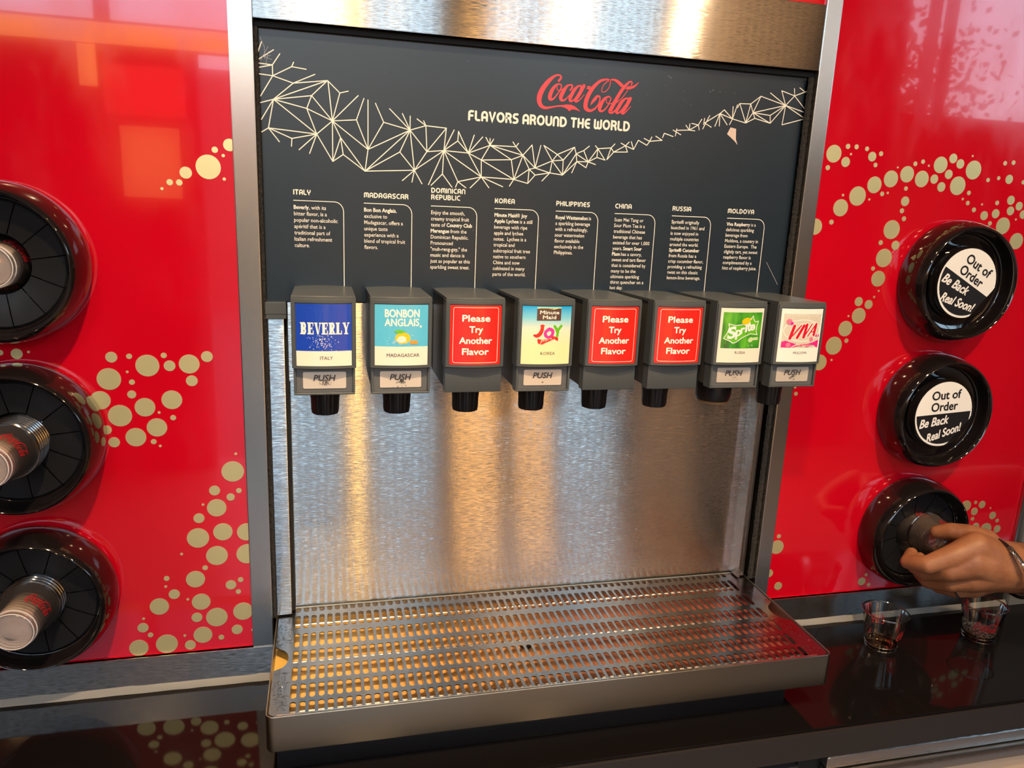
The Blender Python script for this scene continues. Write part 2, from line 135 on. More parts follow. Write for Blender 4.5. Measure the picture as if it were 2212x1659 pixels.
_mx = _t.nodes.new('ShaderNodeMix'); _mx.data_type = 'RGBA'; _t.links.new(_mu.outputs[0], _mx.inputs['Factor'])
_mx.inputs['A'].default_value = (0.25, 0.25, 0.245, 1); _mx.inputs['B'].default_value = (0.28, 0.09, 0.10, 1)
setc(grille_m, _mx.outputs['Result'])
bump(grille_m, noise(grille_m, 160, (1, 1, 1), 2), 0.25, 0.0010)
pan_m = pbr('warm_lit_stained_pan', (0.75, 0.45, 0.2), 0.30, 0.25)
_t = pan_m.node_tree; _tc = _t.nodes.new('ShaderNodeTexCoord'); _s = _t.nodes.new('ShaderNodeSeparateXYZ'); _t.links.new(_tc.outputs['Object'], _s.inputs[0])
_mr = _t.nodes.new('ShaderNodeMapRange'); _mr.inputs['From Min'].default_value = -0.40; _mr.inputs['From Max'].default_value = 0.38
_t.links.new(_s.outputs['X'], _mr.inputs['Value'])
setc(pan_m, ramp(pan_m, _mr.outputs[0], [(0.0, (0.95, 0.60, 0.14)), (0.35, (0.85, 0.42, 0.10)), (0.6, (0.52, 0.18, 0.07)), (1.0, (0.38, 0.08, 0.06))]))  # gold at left is warm light painted in; red-brown at right is soda stain
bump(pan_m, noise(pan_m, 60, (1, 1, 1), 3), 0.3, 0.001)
slate = pbr('slate_sign', (0.010, 0.019, 0.029), 0.30, spec=0.6)
bump(slate, noise(slate, 1400, (0.06, 1, 1), 2), 0.05, 0.0003)
cream_ink = pbr('cream_ink', (0.80, 0.77, 0.66), 0.5)
red_ink = pbr('red_ink', (0.85, 0.055, 0.07), 0.45)
foam = pbr('black_foam', (0.022, 0.020, 0.018), 0.95); bump(foam, noise(foam, 900, (1, 1, 1), 2), 1.0, 0.002)
blackm = pbr('black_gap', (0.006, 0.006, 0.006), 0.8)
vgrey = pbr('valve_plastic', (0.070, 0.079, 0.080), 0.33, spec=0.5); bump(vgrey, noise(vgrey, 700), 0.05, 0.0004)
vdark = pbr('valve_side_plastic', (0.045, 0.042, 0.038), 0.42)
vgrid = pbr('valve_lever_grid', (0.085, 0.088, 0.090), 0.40)
_t = vgrid.node_tree; _tc = _t.nodes.new('ShaderNodeTexCoord'); _br = _t.nodes.new('ShaderNodeTexBrick')
_br.offset = 0; _br.inputs['Scale'].default_value = 1.0; _br.inputs['Mortar Size'].default_value = 0.00042; _br.inputs['Brick Width'].default_value = 0.0016; _br.inputs['Row Height'].default_value = 0.0016
_mp = _t.nodes.new('ShaderNodeMapping'); _mp.inputs['Rotation'].default_value = (PI / 2, 0, 0)
_t.links.new(_tc.outputs['Object'], _mp.inputs['Vector']); _t.links.new(_mp.outputs[0], _br.inputs['Vector'])
_br.inputs['Color1'].default_value = (0.012, 0.014, 0.018, 1); _br.inputs['Color2'].default_value = (0.012, 0.014, 0.018, 1); _br.inputs['Mortar'].default_value = (0.13, 0.135, 0.135, 1)
setc(vgrid, _br.outputs['Color']); bump(vgrid, _br.outputs['Fac'], 0.5, 0.0006)
nozz = pbr('nozzle_black', (0.006, 0.005, 0.005), 0.35)
nozz_brown = pbr('nozzle_brown', (0.25, 0.13, 0.05), 0.4)
gloss_black = pbr('gloss_black', (0.008, 0.006, 0.006), 0.06, coat=0.5, spec=0.7)
rubber = pbr('black_rubber_flap', (0.020, 0.021, 0.024), 0.33, spec=0.6)
counter_m = pbr('black_quartz', (0.006, 0.005, 0.005), 0.07, spec=0.22)
_t = counter_m.node_tree; _vo = _t.nodes.new('ShaderNodeTexVoronoi'); _vo.inputs['Scale'].default_value = 160
_tc = _t.nodes.new('ShaderNodeTexCoord'); _t.links.new(_tc.outputs['Object'], _vo.inputs['Vector'])
_a = ramp(counter_m, _vo.outputs['Distance'], [(0.03, (1, 1, 1)), (0.07, (0, 0, 0))])
_b = ramp(counter_m, noise(counter_m, 45), [(0.60, (0, 0, 0)), (0.66, (1, 1, 1))])
_mu = _t.nodes.new('ShaderNodeMix'); _mu.data_type = 'RGBA'; _mu.blend_type = 'MULTIPLY'; _mu.inputs['Factor'].default_value = 1
_t.links.new(_a, _mu.inputs['A']); _t.links.new(_b, _mu.inputs['B'])
setc(counter_m, ramp(counter_m, _mu.outputs['Result'], [(0.0, (0.006, 0.005, 0.005)), (1.0, (0.22, 0.19, 0.16))]))
counter_edge = pbr('black_quartz_edge', (0.020, 0.017, 0.016), 0.38)
caulk_m = pbr('grey_caulk', (0.23, 0.22, 0.195), 0.6)
base_steel = pbr('skirting_steel', (0.62, 0.59, 0.55), 0.24, 1.0, aniso=0.4, tangent=(0, 0, 1)); brushed(base_steel, 0.8)
grey_wall = pbr('grey_column', (0.16, 0.17, 0.17), 0.5)
white_ink = pbr('white_ink', (0.82, 0.80, 0.74), 0.45)
black_ink = pbr('black_ink', (0.012, 0.012, 0.014), 0.35)
dark_ink = pbr('dark_print', (0.06, 0.05, 0.05), 0.5)
def lab(name, col, r=0.22): return pbr(name, col, r, coat=0.3, coat_rough=0.1)
L_blue = lab('label_blue', (0.012, 0.055, 0.42)); L_cream = lab('label_cream', (0.80, 0.74, 0.60)); L_cyan = lab('label_cyan', (0.10, 0.48, 0.68))
L_red = lab('label_red', (0.82, 0.022, 0.014)); L_green = lab('label_green', (0.035, 0.27, 0.025)); L_lime = lab('label_lime', (0.13, 0.47, 0.02))
L_yellow = lab('label_yellow', (0.90, 0.52, 0.01)); L_pink = lab('label_pink', (0.85, 0.02, 0.22)); L_beige = lab('label_beige', (0.62, 0.57, 0.46))
L_orange = lab('label_orange', (0.90, 0.28, 0.02)); L_brown = lab('label_brown', (0.10, 0.055, 0.04)); L_white = lab('label_white', (0.84, 0.81, 0.72))
L_pinkl = lab('label_light_pink', (0.85, 0.18, 0.28)); L_crim = lab('label_crimson', (0.62, 0.01, 0.03)); L_mag = lab('label_magenta', (0.72, 0.03, 0.32)); L_pale = lab('label_pale_green', (0.52, 0.66, 0.32))
L_mix = lab('label_sky_to_cream', (0.5, 0.6, 0.6))
_t = L_mix.node_tree; _tc = _t.nodes.new('ShaderNodeTexCoord'); _s = _t.nodes.new('ShaderNodeSeparateXYZ'); _t.links.new(_tc.outputs['Object'], _s.inputs[0])
_mr = _t.nodes.new('ShaderNodeMapRange'); _mr.inputs['From Min'].default_value = 0.040; _mr.inputs['From Max'].default_value = 0.118; _t.links.new(_s.outputs['Z'], _mr.inputs['Value'])
setc(L_mix, ramp(L_mix, _mr.outputs[0], [(0.30, (0.86, 0.76, 0.40)), (0.58, (0.74, 0.76, 0.56)), (0.78, (0.22, 0.60, 0.72)), (0.98, (0.01, 0.36, 0.72))]))
setc(L_green, ramp(L_green, noise(L_green, 60, (1, 1, .35), 3), [(0.35, (0.02, 0.12, 0.03)), (0.5, (0.05, 0.30, 0.02)), (0.68, (0.12, 0.45, 0.03))]))
for _m in (L_blue, L_cyan): bump(_m, noise(_m, 190, (1, 1, 1), 2), 0.5, 0.0008)
plate_m = pbr('push_plate', (0.68, 0.60, 0.50), 0.32, 0.35)
worn_m = pbr('worn_patch', (0.12, 0.10, 0.09), 0.5)
paper_m = pbr('torn_paper', (0.62, 0.50, 0.42), 0.7)
skin = pbr('skin', (0.38, 0.16, 0.07), 0.48, spec=0.4)
setc(skin, ramp(skin, noise(skin, 22, (1, 1, 1), 4), [(0.3, (0.22, 0.080, 0.034)), (0.7, (0.34, 0.145, 0.064))])); bump(skin, noise(skin, 260), 0.3, 0.0008); bump(skin, noise(skin, 35), 0.4, 0.004)
_b = skin.node_tree.nodes['Principled BSDF']; _b.inputs['Subsurface Weight'].default_value = 0.08; _b.inputs['Subsurface Radius'].default_value = (0.01, 0.004, 0.002)
hair_m = pbr('arm_hair', (0.012, 0.008, 0.006), 0.6)
chrome = pbr('silver', (0.72, 0.66, 0.58), 0.22, 1.0)
leather = pbr('black_leather', (0.012, 0.010, 0.010), 0.28)
cloth_m = pbr('dark_shirt', (0.02, 0.02, 0.025), 0.8)
def clear(name, tint=(0.95, 0.93, 0.91), rough=0.06, fac=0.08, ior=1.5):
    m = bpy.data.materials.new(name); m.use_nodes = True; t = m.node_tree; t.nodes.clear()
    o = t.nodes.new('ShaderNodeOutputMaterial'); mx = t.nodes.new('ShaderNodeMixShader'); tr = t.nodes.new('ShaderNodeBsdfTransparent'); gl = t.nodes.new('ShaderNodeBsdfGlossy')
    fr = t.nodes.new('ShaderNodeFresnel'); fr.inputs['IOR'].default_value = ior
    ad = t.nodes.new('ShaderNodeMath'); ad.inputs[1].default_value = fac
    tr.inputs['Color'].default_value = (*tint, 1); gl.inputs['Roughness'].default_value = rough
    t.links.new(fr.outputs[0], ad.inputs[0]); t.links.new(ad.outputs[0], mx.inputs[0]); t.links.new(tr.outputs[0], mx.inputs[1]); t.links.new(gl.outputs[0], mx.inputs[2]); t.links.new(mx.outputs[0], o.inputs['Surface'])
    MATS[name] = m; return m
def milky(name, col, f_diff):
    m = clear(name, (0.95, 0.91, 0.89), 0.12, 0.10); t = m.node_tree; o = [n for n in t.nodes if n.type == 'OUTPUT_MATERIAL'][0]; src = o.inputs['Surface'].links[0].from_socket
    mx = t.nodes.new('ShaderNodeMixShader'); mx.inputs[0].default_value = f_diff; df = t.nodes.new('ShaderNodeBsdfDiffuse'); df.inputs['Color'].default_value = (*col, 1)
    t.links.new(src, mx.inputs[1]); t.links.new(df.outputs[0], mx.inputs[2]); t.links.new(mx.outputs[0], o.inputs['Surface']); return m
cup_m = clear('clear_plastic', (0.96, 0.95, 0.93), 0.08, 0.08); rim_m = clear('clear_plastic_rim', (0.80, 0.76, 0.72), 0.12, 0.16); held_m = milky('held_cup_plastic', (0.8, 0.6, 0.5), 0.06); stack_m = milky('stacked_clear_plastic', (0.85, 0.72, 0.68), 0.03); stack_ring_m = milky('stacked_cup_ring', (0.95, 0.88, 0.84), 0.55); stack_base_m = milky('stacked_cup_base', (0.88, 0.78, 0.72), 0.16)
ring_m = clear('clear_plastic_ring', (0.92, 0.90, 0.88), 0.10, 0.38); liquid_m = clear('pale_drink', (0.80, 0.70, 0.50), 0.02, 0.03, 1.33)
froth_m = pbr('froth', (0.70, 0.58, 0.42), 0.25); bump(froth_m, noise(froth_m, 500), 0.8, 0.002)
_al = ramp(froth_m, noise(froth_m, 330, (1, 1, 1), 2), [(0.42, g3(0.05)), (0.60, g3(0.9))]); setc(froth_m, _al, 'Alpha')
cupred = pbr('cup_red_print', (0.40, 0.01, 0.015), 0.4)

# ------------------------------------------------------------------ mesh helpers
def bm_new(): return bmesh.new()
def box(bm, x0, x1, y0, y1, z0, z1, bev=0.0, seg=2):
    r = bmesh.ops.create_cube(bm, size=1.0); vs = r['verts']
    bmesh.ops.scale(bm, vec=(x1 - x0, y1 - y0, z1 - z0), verts=vs); bmesh.ops.translate(bm, vec=((x0 + x1) / 2, (y0 + y1) / 2, (z0 + z1) / 2), verts=vs)
    if bev > 0:
        es = list({e for v in vs for e in v.link_edges}); bmesh.ops.bevel(bm, geom=es, offset=bev, segments=seg, affect='EDGES', profile=0.7)
def link(name, bm, mat, parent=None, off=None, smooth=False, sharp=35):
    me = bpy.data.meshes.new(name)
    if off is not None: bmesh.ops.translate(bm, vec=-Vector(off), verts=bm.verts)
    if isinstance(bm, bmesh.types.BMesh): bm.to_mesh(me); bm.free()
    if smooth:
        for p_ in me.polygons: p_.use_smooth = True
        me.set_sharp_from_angle(angle=math.radians(sharp))
    me.materials.append(mat)
    o = bpy.data.objects.new(name, me); COL.objects.link(o)
    if parent: o.parent = parent
    return o
def thing(name, label, cat, loc=(0, 0, 0), group=None):
    o = bpy.data.objects.new(name, None); COL.objects.link(o); o.location = loc; o.empty_display_size = 0.05
    return tag(o, label, cat, group)
def tag(o, label=None, cat=None, group=None, kind=None):
    if label: o['label'] = label
    if cat: o['category'] = cat
    if group: o['group'] = group
    if kind: o['kind'] = kind
    return o
def poly_extrude_y(bm, pts, y0, y1):   # pts (x,z) in order; solid between y0 (front, smaller) and y1
    a = [bm.verts.new((x, y0, z)) for x, z in pts]; b = [bm.verts.new((x, y1, z)) for x, z in pts]
    n = len(pts)
    bm.faces.new(a); bm.faces.new(b[::-1])
    for i in range(n): bm.faces.new((a[(i + 1) % n], a[i], b[i], b[(i + 1) % n]))
    bmesh.ops.recalc_face_normals(bm, faces=bm.faces)
def lathe(bm, prof, axis='z', c=(0, 0, 0), n=48, flute=None, cap0=False, cap1=False):
    rings = []
    for (r, h) in prof:
        ring = []
        for i in range(n):
            a = 2 * PI * i / n; rr = r * (flute(a, h) if flute else 1)
            if axis == 'z': ring.append(bm.verts.new((c[0] + rr * math.cos(a), c[1] + rr * math.sin(a), c[2] + h)))
            else: ring.append(bm.verts.new((c[0] + rr * math.cos(a), c[1] + h, c[2] + rr * math.sin(a))))
        rings.append(ring)
    for a, b in zip(rings, rings[1:]):
        for i in range(n): bm.faces.new((a[i], a[(i + 1) % n], b[(i + 1) % n], b[i]))
    if cap0: bm.faces.new(rings[0])
    if cap1: bm.faces.new(rings[-1])
    bmesh.ops.recalc_face_normals(bm, faces=bm.faces)
def tube(bm, pts, r, n=8, closed=False):
    pts = [Vector(p_) for p_ in pts]; rings = []; m = len(pts)
    for i, p_ in enumerate(pts):
        d = (pts[(i + 1) % m] - pts[i - 1]) if closed else (pts[min(i + 1, m - 1)] - pts[max(i - 1, 0)])
        d.normalize(); u = d.cross(Vector((0.13, 0.27, 0.95))).normalized(); v = d.cross(u); rr = r[i] if isinstance(r, (list, tuple)) else r
        rings.append([bm.verts.new(p_ + (u * math.cos(2 * PI * k / n) + v * math.sin(2 * PI * k / n)) * rr) for k in range(n)])
    for i in range(m if closed else m - 1):
        a = rings[i]; b = rings[(i + 1) % m]
        for k in range(n): bm.faces.new((a[k], a[(k + 1) % n], b[(k + 1) % n], b[k]))
    if not closed: bm.faces.new(rings[0][::-1]); bm.faces.new(rings[-1])
    bmesh.ops.recalc_face_normals(bm, faces=bm.faces)

# --- flat print: 2D shapes (u, v) mapped onto a surface by f(u, v) -> point
class Flat:
    def __init__(s): s.V = []; s.F = []; s.D = []; s.n = 0
    def lay(s, m): s.D += [(s.n % 23) * 0.000011] * m; s.n += 1
    def poly(s, pts): k = len(s.V); s.V += [tuple(p_) for p_ in pts]; s.F.append(list(range(k, k + len(pts)))); s.lay(len(pts))
    def rect(s, x0, x1, z0, z1, nx=1):
        for i in range(nx):
            a = x0 + (x1 - x0) * i / nx; b = x0 + (x1 - x0) * (i + 1) / nx; s.poly([(a, z0), (b, z0), (b, z1), (a, z1)])
    def disc(s, x, z, rx, rz=None, n=28): rz = rz or rx; s.poly([(x + rx * math.cos(2 * PI * i / n), z + rz * math.sin(2 * PI * i / n)) for i in range(n)])
    def stroke(s, pts, w=None, caps=True):      # pts: (x,z) with constant w, or (x,z,w)
        P = [(p_[0], p_[1], (p_[2] if len(p_) > 2 else w)) for p_ in pts]; L = []; R = []; m = len(P)
        for i in range(m):
            x, z, ww = P[i]; a = P[max(i - 1, 0)]; b = P[min(i + 1, m - 1)]
            d1 = Vector((x - a[0], z - a[1])) if i > 0 else Vector((b[0] - x, b[1] - z)); d2 = Vector((b[0] - x, b[1] - z)) if i < m - 1 else d1
            if d1.length < 1e-9: d1 = d2
            if d2.length < 1e-9: d2 = d1
            d1.normalize(); d2.normalize(); t = d1 + d2
            if t.length < 1e-6: t = d1
            t.normalize(); nrm = Vector((-t.y, t.x)); k = 1 / max(0.5, nrm.dot(Vector((-d1.y, d1.x)))); h = ww / 2 * k
            L.append((x + nrm.x * h, z + nrm.y * h)); R.append((x - nrm.x * h, z - nrm.y * h))
        k = len(s.V); s.V += L + R; s.lay(2 * m)
        for i in range(m - 1): s.F.append([k + i, k + m + i, k + m + i + 1, k + i + 1])
        if caps:
            for e in (0, m - 1):
                if P[e][2] > 0.0002: s.disc(P[e][0], P[e][1], P[e][2] / 2, n=10)
    def smooth(s, pts, sub=5, w=None):
        P = [(p_[0], p_[1], (p_[2] if len(p_) > 2 else w)) for p_ in pts]; out = []
        for i in range(len(P) - 1):
            a = P[max(i - 1, 0)]; b = P[i]; c = P[i + 1]; d = P[min(i + 2, len(P) - 1)]
            for j in range(sub):
                t = j / sub
                out.append(tuple(0.5 * ((2 * b[q]) + (c[q] - a[q]) * t + (2 * a[q] - 5 * b[q] + 4 * c[q] - d[q]) * t * t + (3 * b[q] - a[q] - 3 * c[q] + d[q]) * t ** 3) for q in range(3)))
        out.append(P[-1]); s.stroke(out)
    def add(s, other, sx=1, sz=1, ox=0, oz=0, shear=0, rot=0):
        k = len(s.V); c, sn = math.cos(rot), math.sin(rot)
        for (x, z) in other.V:
            x2 = x * sx + z * sz * shear; z2 = z * sz
            s.V.append((x2 * c - z2 * sn + ox, x2 * sn + z2 * c + oz))
        s.F += [[i + k for i in f] for f in other.F]
        if other.D: s.D += [d + (s.n % 7) * 0.00003 for d in other.D]; s.n += 1
        else: s.lay(len(other.V))
    def bounds(s): xs = [v[0] for v in s.V]; zs = [v[1] for v in s.V]; return min(xs), max(xs), min(zs), max(zs)
    def to(s, name, mat, parent, f, off=(0, 0, 0)):
        me = bpy.data.meshes.new(name); o_ = Vector(off)
        me.from_pydata([tuple(Vector(f(x, z)) - o_ - Vector((0, d, 0))) for (x, z), d in zip(s.V, s.D)], [], s.F); me.update(); me.validate(); me.materials.append(mat)
        bm = bmesh.new(); bm.from_mesh(me); bmesh.ops.triangulate(bm, faces=[f_ for f_ in bm.faces if len(f_.verts) > 4])
        flip = [f_ for f_ in bm.faces if f_.normal.y > 0]; bmesh.ops.reverse_faces(bm, faces=flip); bm.to_mesh(me); bm.free()
        o = bpy.data.objects.new(name, me); COL.objects.link(o)
        if parent: o.parent = parent
        return o
_tcache = {}
def text_flat(body, bold=0.0, spacing=1.0, res=2):
    key = (body, bold, spacing, res)
    if key in _tcache: return _tcache[key]
    cu = bpy.data.curves.new('t', 'FONT'); cu.body = body; cu.size = 1.0; cu.offset = bold; cu.space_character = spacing; cu.resolution_u = res; cu.fill_mode = 'FRONT' if False else 'BOTH'
    ob = bpy.data.objects.new('t', cu); COL.objects.link(ob)
    dg = bpy.context.evaluated_depsgraph_get(); me = bpy.data.meshes.new_from_object(ob.evaluated_get(dg))
    fl = Flat(); fl.V = [(v.co.x, v.co.y) for v in me.vertices]; fl.F = [list(p_.vertices) for p_ in me.polygons]
    bpy.data.objects.remove(ob); bpy.data.curves.remove(cu); bpy.data.meshes.remove(me)
    _tcache[key] = fl
    return fl
def put_text(dst, body, x, z, cap, width=None, align='L', bold=0.0, shear=0.0, rot=0.0, sx=1.0, spacing=1.0, heavy=0.0):
    t = text_flat(body, bold, spacing, 4 if cap > 0.0075 else 2); capn = 0.73; sz = cap / capn; b = t.bounds(); w = b[1] - b[0]
    sxx = (width / w) if width else sz * sx
    W_ = w * sxx; ox = {'L': 0, 'C': -W_ / 2, 'R': -W_}[align] - b[0] * sxx
    ox2 = ox * math.cos(rot); oz2 = ox * math.sin(rot)
    if heavy:
        for a, b_ in ((-1, 0), (1, 0), (0, 1), (0, -1), (-.7, .7), (.7, -.7)): dst.add(t, sxx, sz, x + ox2 + a * heavy * cap, z + oz2 + b_ * heavy * cap, shear, rot)
    else: dst.add(t, sxx, sz, x + ox2, z + oz2, shear, rot)
    return W_

# --- rounded stroke capitals (unit height) for headings
def arc(cx, cy, rx, ry, a0, a1, n=8): return [(cx + rx * math.cos(math.radians(a0 + (a1 - a0) * i / n)), cy + ry * math.sin(math.radians(a0 + (a1 - a0) * i / n))) for i in range(n + 1)]
GL = {
 'F': (.50, [[(.0, 0), (.0, .72)] + arc(.22, .76, .22, .24, 180, 90) + [(.48, 1)], [(0, .5), (.42, .5)]]),
 'L': (.46, [[(0, 1), (0, .25)] + arc(.25, .25, .25, .25, 180, 270) + [(.46, 0)]]),
 'A': (.62, [[(0, 0), (0, .65)] + arc(.31, .65, .31, .35, 180, 0) + [(.62, 0)], [(0, .36), (.62, .36)]]),
 'V': (.66, [[(0, 1), (.33, 0), (.66, 1)]]),
 'O': (.80, [arc(.40, .5, .40, .5, 0, 360, 20)]),
 'R': (.58, [[(0, 0), (0, 1), (.30, 1)] + arc(.30, .74, .26, .26, 90, -90) + [(0, .48)], [(.30, .48), (.46, .40), (.54, .22), (.58, 0)]]),
 'S': (.54, [[(.52, 1), (.26, 1)] + arc(.26, .76, .24, .24, 90, 250) + [(.36, .48)] + arc(.28, .25, .26, .25, 70, -90) + [(.02, 0)]]),
 'U': (.64, [[(0, 1), (0, .34)] + arc(.32, .34, .32, .34, 180, 360) + [(.64, 1)]]),
 'N': (.60, [[(0, 0), (0, .66)] + arc(.30, .66, .30, .34, 180, 0) + [(.60, 0)]]),
 'D': (.68, [[(0, 0), (0, 1), (.24, 1)] + arc(.24, .5, .44, .5, 90, -90, 12) + [(0, 0)]]),
 'T': (.60, [[(0, 1), (.60, 1)], [(.30, 1), (.30, 0)]]),
 'H': (.60, [[(0, 0), (0, 1)], [(.60, 0), (.60, 1)], [(0, .5), (.60, .5)]]),
 'E': (.52, [[(.52, 1), (.38, 1)] + arc(.38, .5, .38, .5, 90, 270, 12) + [(.52, 0)], [(.02, .5), (.50, .5)]]),
 'W': (.86, [[(0, 1), (0, .3)] + arc(.215, .22, .215, .22, 180, 360) + [(.43, .8)], [(.43, .3)] + arc(.645, .22, .215, .22, 180, 360) + [(.86, 1)]]),
 'M': (.84, [[(0, 0), (0, .76)] + arc(.21, .78, .21, .22, 180, 0) + [(.42, .15)], [(.42, .76)] + arc(.63, .78, .21, .22, 180, 0) + [(.84, 0)]]),
 'I': (.0, [[(0, 0), (0, 1)]]),
 'G': (.72, [[(.70, .86)] + arc(.42, .5, .42, .5, 55, 300, 14) + [(.70, .10), (.70, .48), (.44, .48)]]),
 'C': (.58, [[(.58, 1), (.46, 1)] + arc(.44, .5, .44, .5, 90, 270, 12) + [(.58, 0)]]),
 'P': (.56, [[(0, 0), (0, 1), (.28, 1)] + arc(.28, .72, .28, .28, 90, -90) + [(0, .44)]]),
 'B': (.58, [[(0, 0), (0, 1), (.28, 1)] + arc(.28, .76, .24, .24, 90, -90) + [(0, .52)], [(.28, .52)] + arc(.30, .26, .28, .26, 90, -90) + [(0, 0)]]),
 'K': (.56, [[(0, 0), (0, 1)], [(.54, 1), (.40, .62), (.04, .5)], [(.04, .5), (.42, .40), (.56, 0)]]),
 'Y': (.60, [[(0, 1), (0, .74)] + arc(.30, .74, .30, .28, 180, 360) + [(.60, 1)], [(.30, .46), (.30, 0)]]),
}
def caps_text(dst, body, x, z, h, width, sw=0.2):
    pen = 0; items = []
    for ch in body:
        if ch == ' ': pen += .42; continue
        w, st = GL[ch]; items.append((pen, st)); pen += w + .36
    total = pen - .36; k = (width - sw * h) / (total * 1.0)
    hh = h * (1 - sw)
    for px_, st in items:
        for s in st: dst.stroke([(x + sw * h / 2 + (px_ + a) * k, z + sw * h / 2 + b * hh) for a, b in s], sw * h)

# ------------------------------------------------------------------ room
def struct(name, bm, mat, **k):
    o = link(name, bm, mat, **k); o['kind'] = 'structure'; return o
floor_m = pbr('floor_tiles', (0.42, 0.34, 0.27), 0.3); ceil_m = pbr('ceiling_paint', (0.35, 0.31, 0.28), 0.8); tan_m = pbr('tan_wall', (0.62, 0.45, 0.30), 0.7)
dark_m = pbr('dark_wall', (0.05, 0.04, 0.04), 0.6); wood_m = pbr('orange_timber', (0.42, 0.17, 0.05), 0.5); redwall = pbr('red_wall', (0.42, 0.02, 0.02), 0.5); mull_m = pbr('window_frame_grey', (0.16, 0.13, 0.12), 0.5)
bm = bm_new(); box(bm, -3.2, 6.2, -3.7, 0.35, -1.0, -0.95); struct('floor', bm, floor_m)
bm = bm_new(); box(bm, -3.2, 6.2, -3.7, 0.35, 2.62, 2.70); struct('ceiling', bm, ceil_m)
bm = bm_new(); box(bm, -3.3, -3.2, -3.7, 0.35, -0.95, 2.62); struct('wall_side_left', bm, tan_m)
bm = bm_new(); box(bm, 6.2, 6.3, -3.7, 0.35, -0.95, 2.62); struct('wall_side_right', bm, dark_m)
def holed_panel(name, x0, x1, z0, z1, y0, y1, holes, mat):
    bm = bm_new(); edges = []
    c = [bm.verts.new((a, y0, b)) for a, b in ((x0, z0), (x1, z0), (x1, z1), (x0, z1))]
    edges += [bm.edges.new((c[i], c[(i + 1) % 4])) for i in range(4)]
    for (hx, hz, hr) in holes:
        vs = [bm.verts.new((hx + hr * math.cos(2 * PI * i / 32), y0, hz + hr * math.sin(2 * PI * i / 32))) for i in range(32)]
        edges += [bm.edges.new((vs[i], vs[(i + 1) % 32])) for i in range(32)]
    bmesh.ops.triangle_fill(bm, use_beauty=True, edges=edges, normal=(0, -1, 0))
    bmesh.ops.dissolve_limit(bm, angle_limit=0.01, verts=bm.verts, edges=bm.edges) if False else None
    r = bmesh.ops.extrude_face_region(bm, geom=list(bm.faces)); vv = [e for e in r['geom'] if isinstance(e, bmesh.types.BMVert)]
    bmesh.ops.translate(bm, vec=(0, y1 - y0, 0), verts=vv); bmesh.ops.recalc_face_normals(bm, faces=bm.faces)
    o = struct(name, bm, mat); return o
LX, LZ = -0.355, (0.562, 0.337, 0.112); RX, RZ = 1.048, (0.564, 0.343, 0.118)
wl = holed_panel('wall_left', -1.6, -0.0805, 0.0, 1.5, 0.0, 0.02, [(LX, z, 0.085) for z in LZ], red)
wr = holed_panel('wall_right', 0.7775, 1.293, 0.0, 1.5, 0.0, 0.02, [(RX, z, 0.085) for z in RZ], red)
bm = bm_new(); box(bm, -0.051, 0.751, 0.0, 0.02, 0.962, 1.5); struct('wall_above', bm, red)
bm = bm_new(); box(bm, -3.2, 6.2, 0.20, 0.30, -0.95, 2.62); box(bm, -3.2, 6.2, 0.0, 0.20, 1.5, 2.62); struct('wall_back', bm, redwall)
bm = bm_new(); box(bm, 1.3045, 6.2, -0.012, 0.2, -0.0548, 1.5, 0.002); struct('wall_end', bm, grey_wall)
bm = bm_new(); box(bm, 1.2935, 1.304, -0.006, 0.02, 0.0, 1.5, 0.001); struct('trim_1', bm, base_steel)
bm = bm_new(); box(bm, -0.0805, -0.0512, -0.004, 0.03, 0.0, 1.5, 0.0012); struct('trim_2', bm, steel_v)
bm = bm_new(); box(bm, 0.7512, 0.7775, -0.004, 0.03, 0.0, 1.5, 0.0012); struct('trim_3', bm, steel_v)
for nm, a, b in (('baseboard_left', -1.6, -0.0512), ('baseboard_right', 0.70, 1.302)):
    bm = bm_new(); box(bm, a, b, -0.005, 0.02, -0.046, -0.0003, 0.001); o = struct(nm, bm, base_steel)
    bm = bm_new(); n = int((b - a) / 0.02); pr = [(-0.0045, -0.0445), (-0.008, -0.0500), (-0.010, -0.0547)]
    rows = [[bm.verts.new((a + (b - a) * i / n, y + random.uniform(-.0006, .0006), z + (random.uniform(-.0006, .0006) if z > -.054 else 0))) for i in range(n + 1)] for y, z in pr]
    for r0, r1 in zip(rows, rows[1:]):
        for i in range(n): bm.faces.new((r0[i], r1[i], r1[i + 1], r0[i + 1]))
    link('caulk_line', bm, caulk_m, o, smooth=True)
# front facade of the room, behind the photographer: what the gloss mirrors
bm = bm_new()
box(bm, 2.05, 3.05, -3.6, -3.5, -0.95, 2.62); box(bm, -3.2, 2.05, -3.6, -3.5, 2.25, 2.62)
box(bm, 3.05, 3.72, -3.6, -3.5, -0.95, 2.62); box(bm, 3.72, 6.2, -3.6, -3.5, -0.95, 1.35); box(bm, 3.72, 6.2, -3.6, -3.5, 2.35, 2.62)
struct('wall_front', bm, tan_m)
bm = bm_new(); box(bm, 3.05, 3.72, -3.5, -3.49, -0.95, 2.62); box(bm, 2.44, 3.05, -3.5, -3.45, -0.95, 1.25); struct('wall_front_dark', bm, dark_m)
bm = bm_new()
for a, b in ((-3.2, -0.62), (0.12, 0.30), (0.70, 1.50), (1.92, 2.05)): box(bm, a, b, -3.6, -3.5, -0.95, 1.38)
box(bm, -3.2, 2.05, -3.6, -3.5, 1.38, 1.48)
struct('wall_front_lower', bm, dark_m)
bm = bm_new(); box(bm, -14, 20, -11.2, -11.0, -1.0, 2.35); struct('wall_sky_block', bm, pbr('sky_block_tan', (0.18, 0.145, 0.115), 0.8))  # unseen wall added outside to hide the bright low sky from the openings
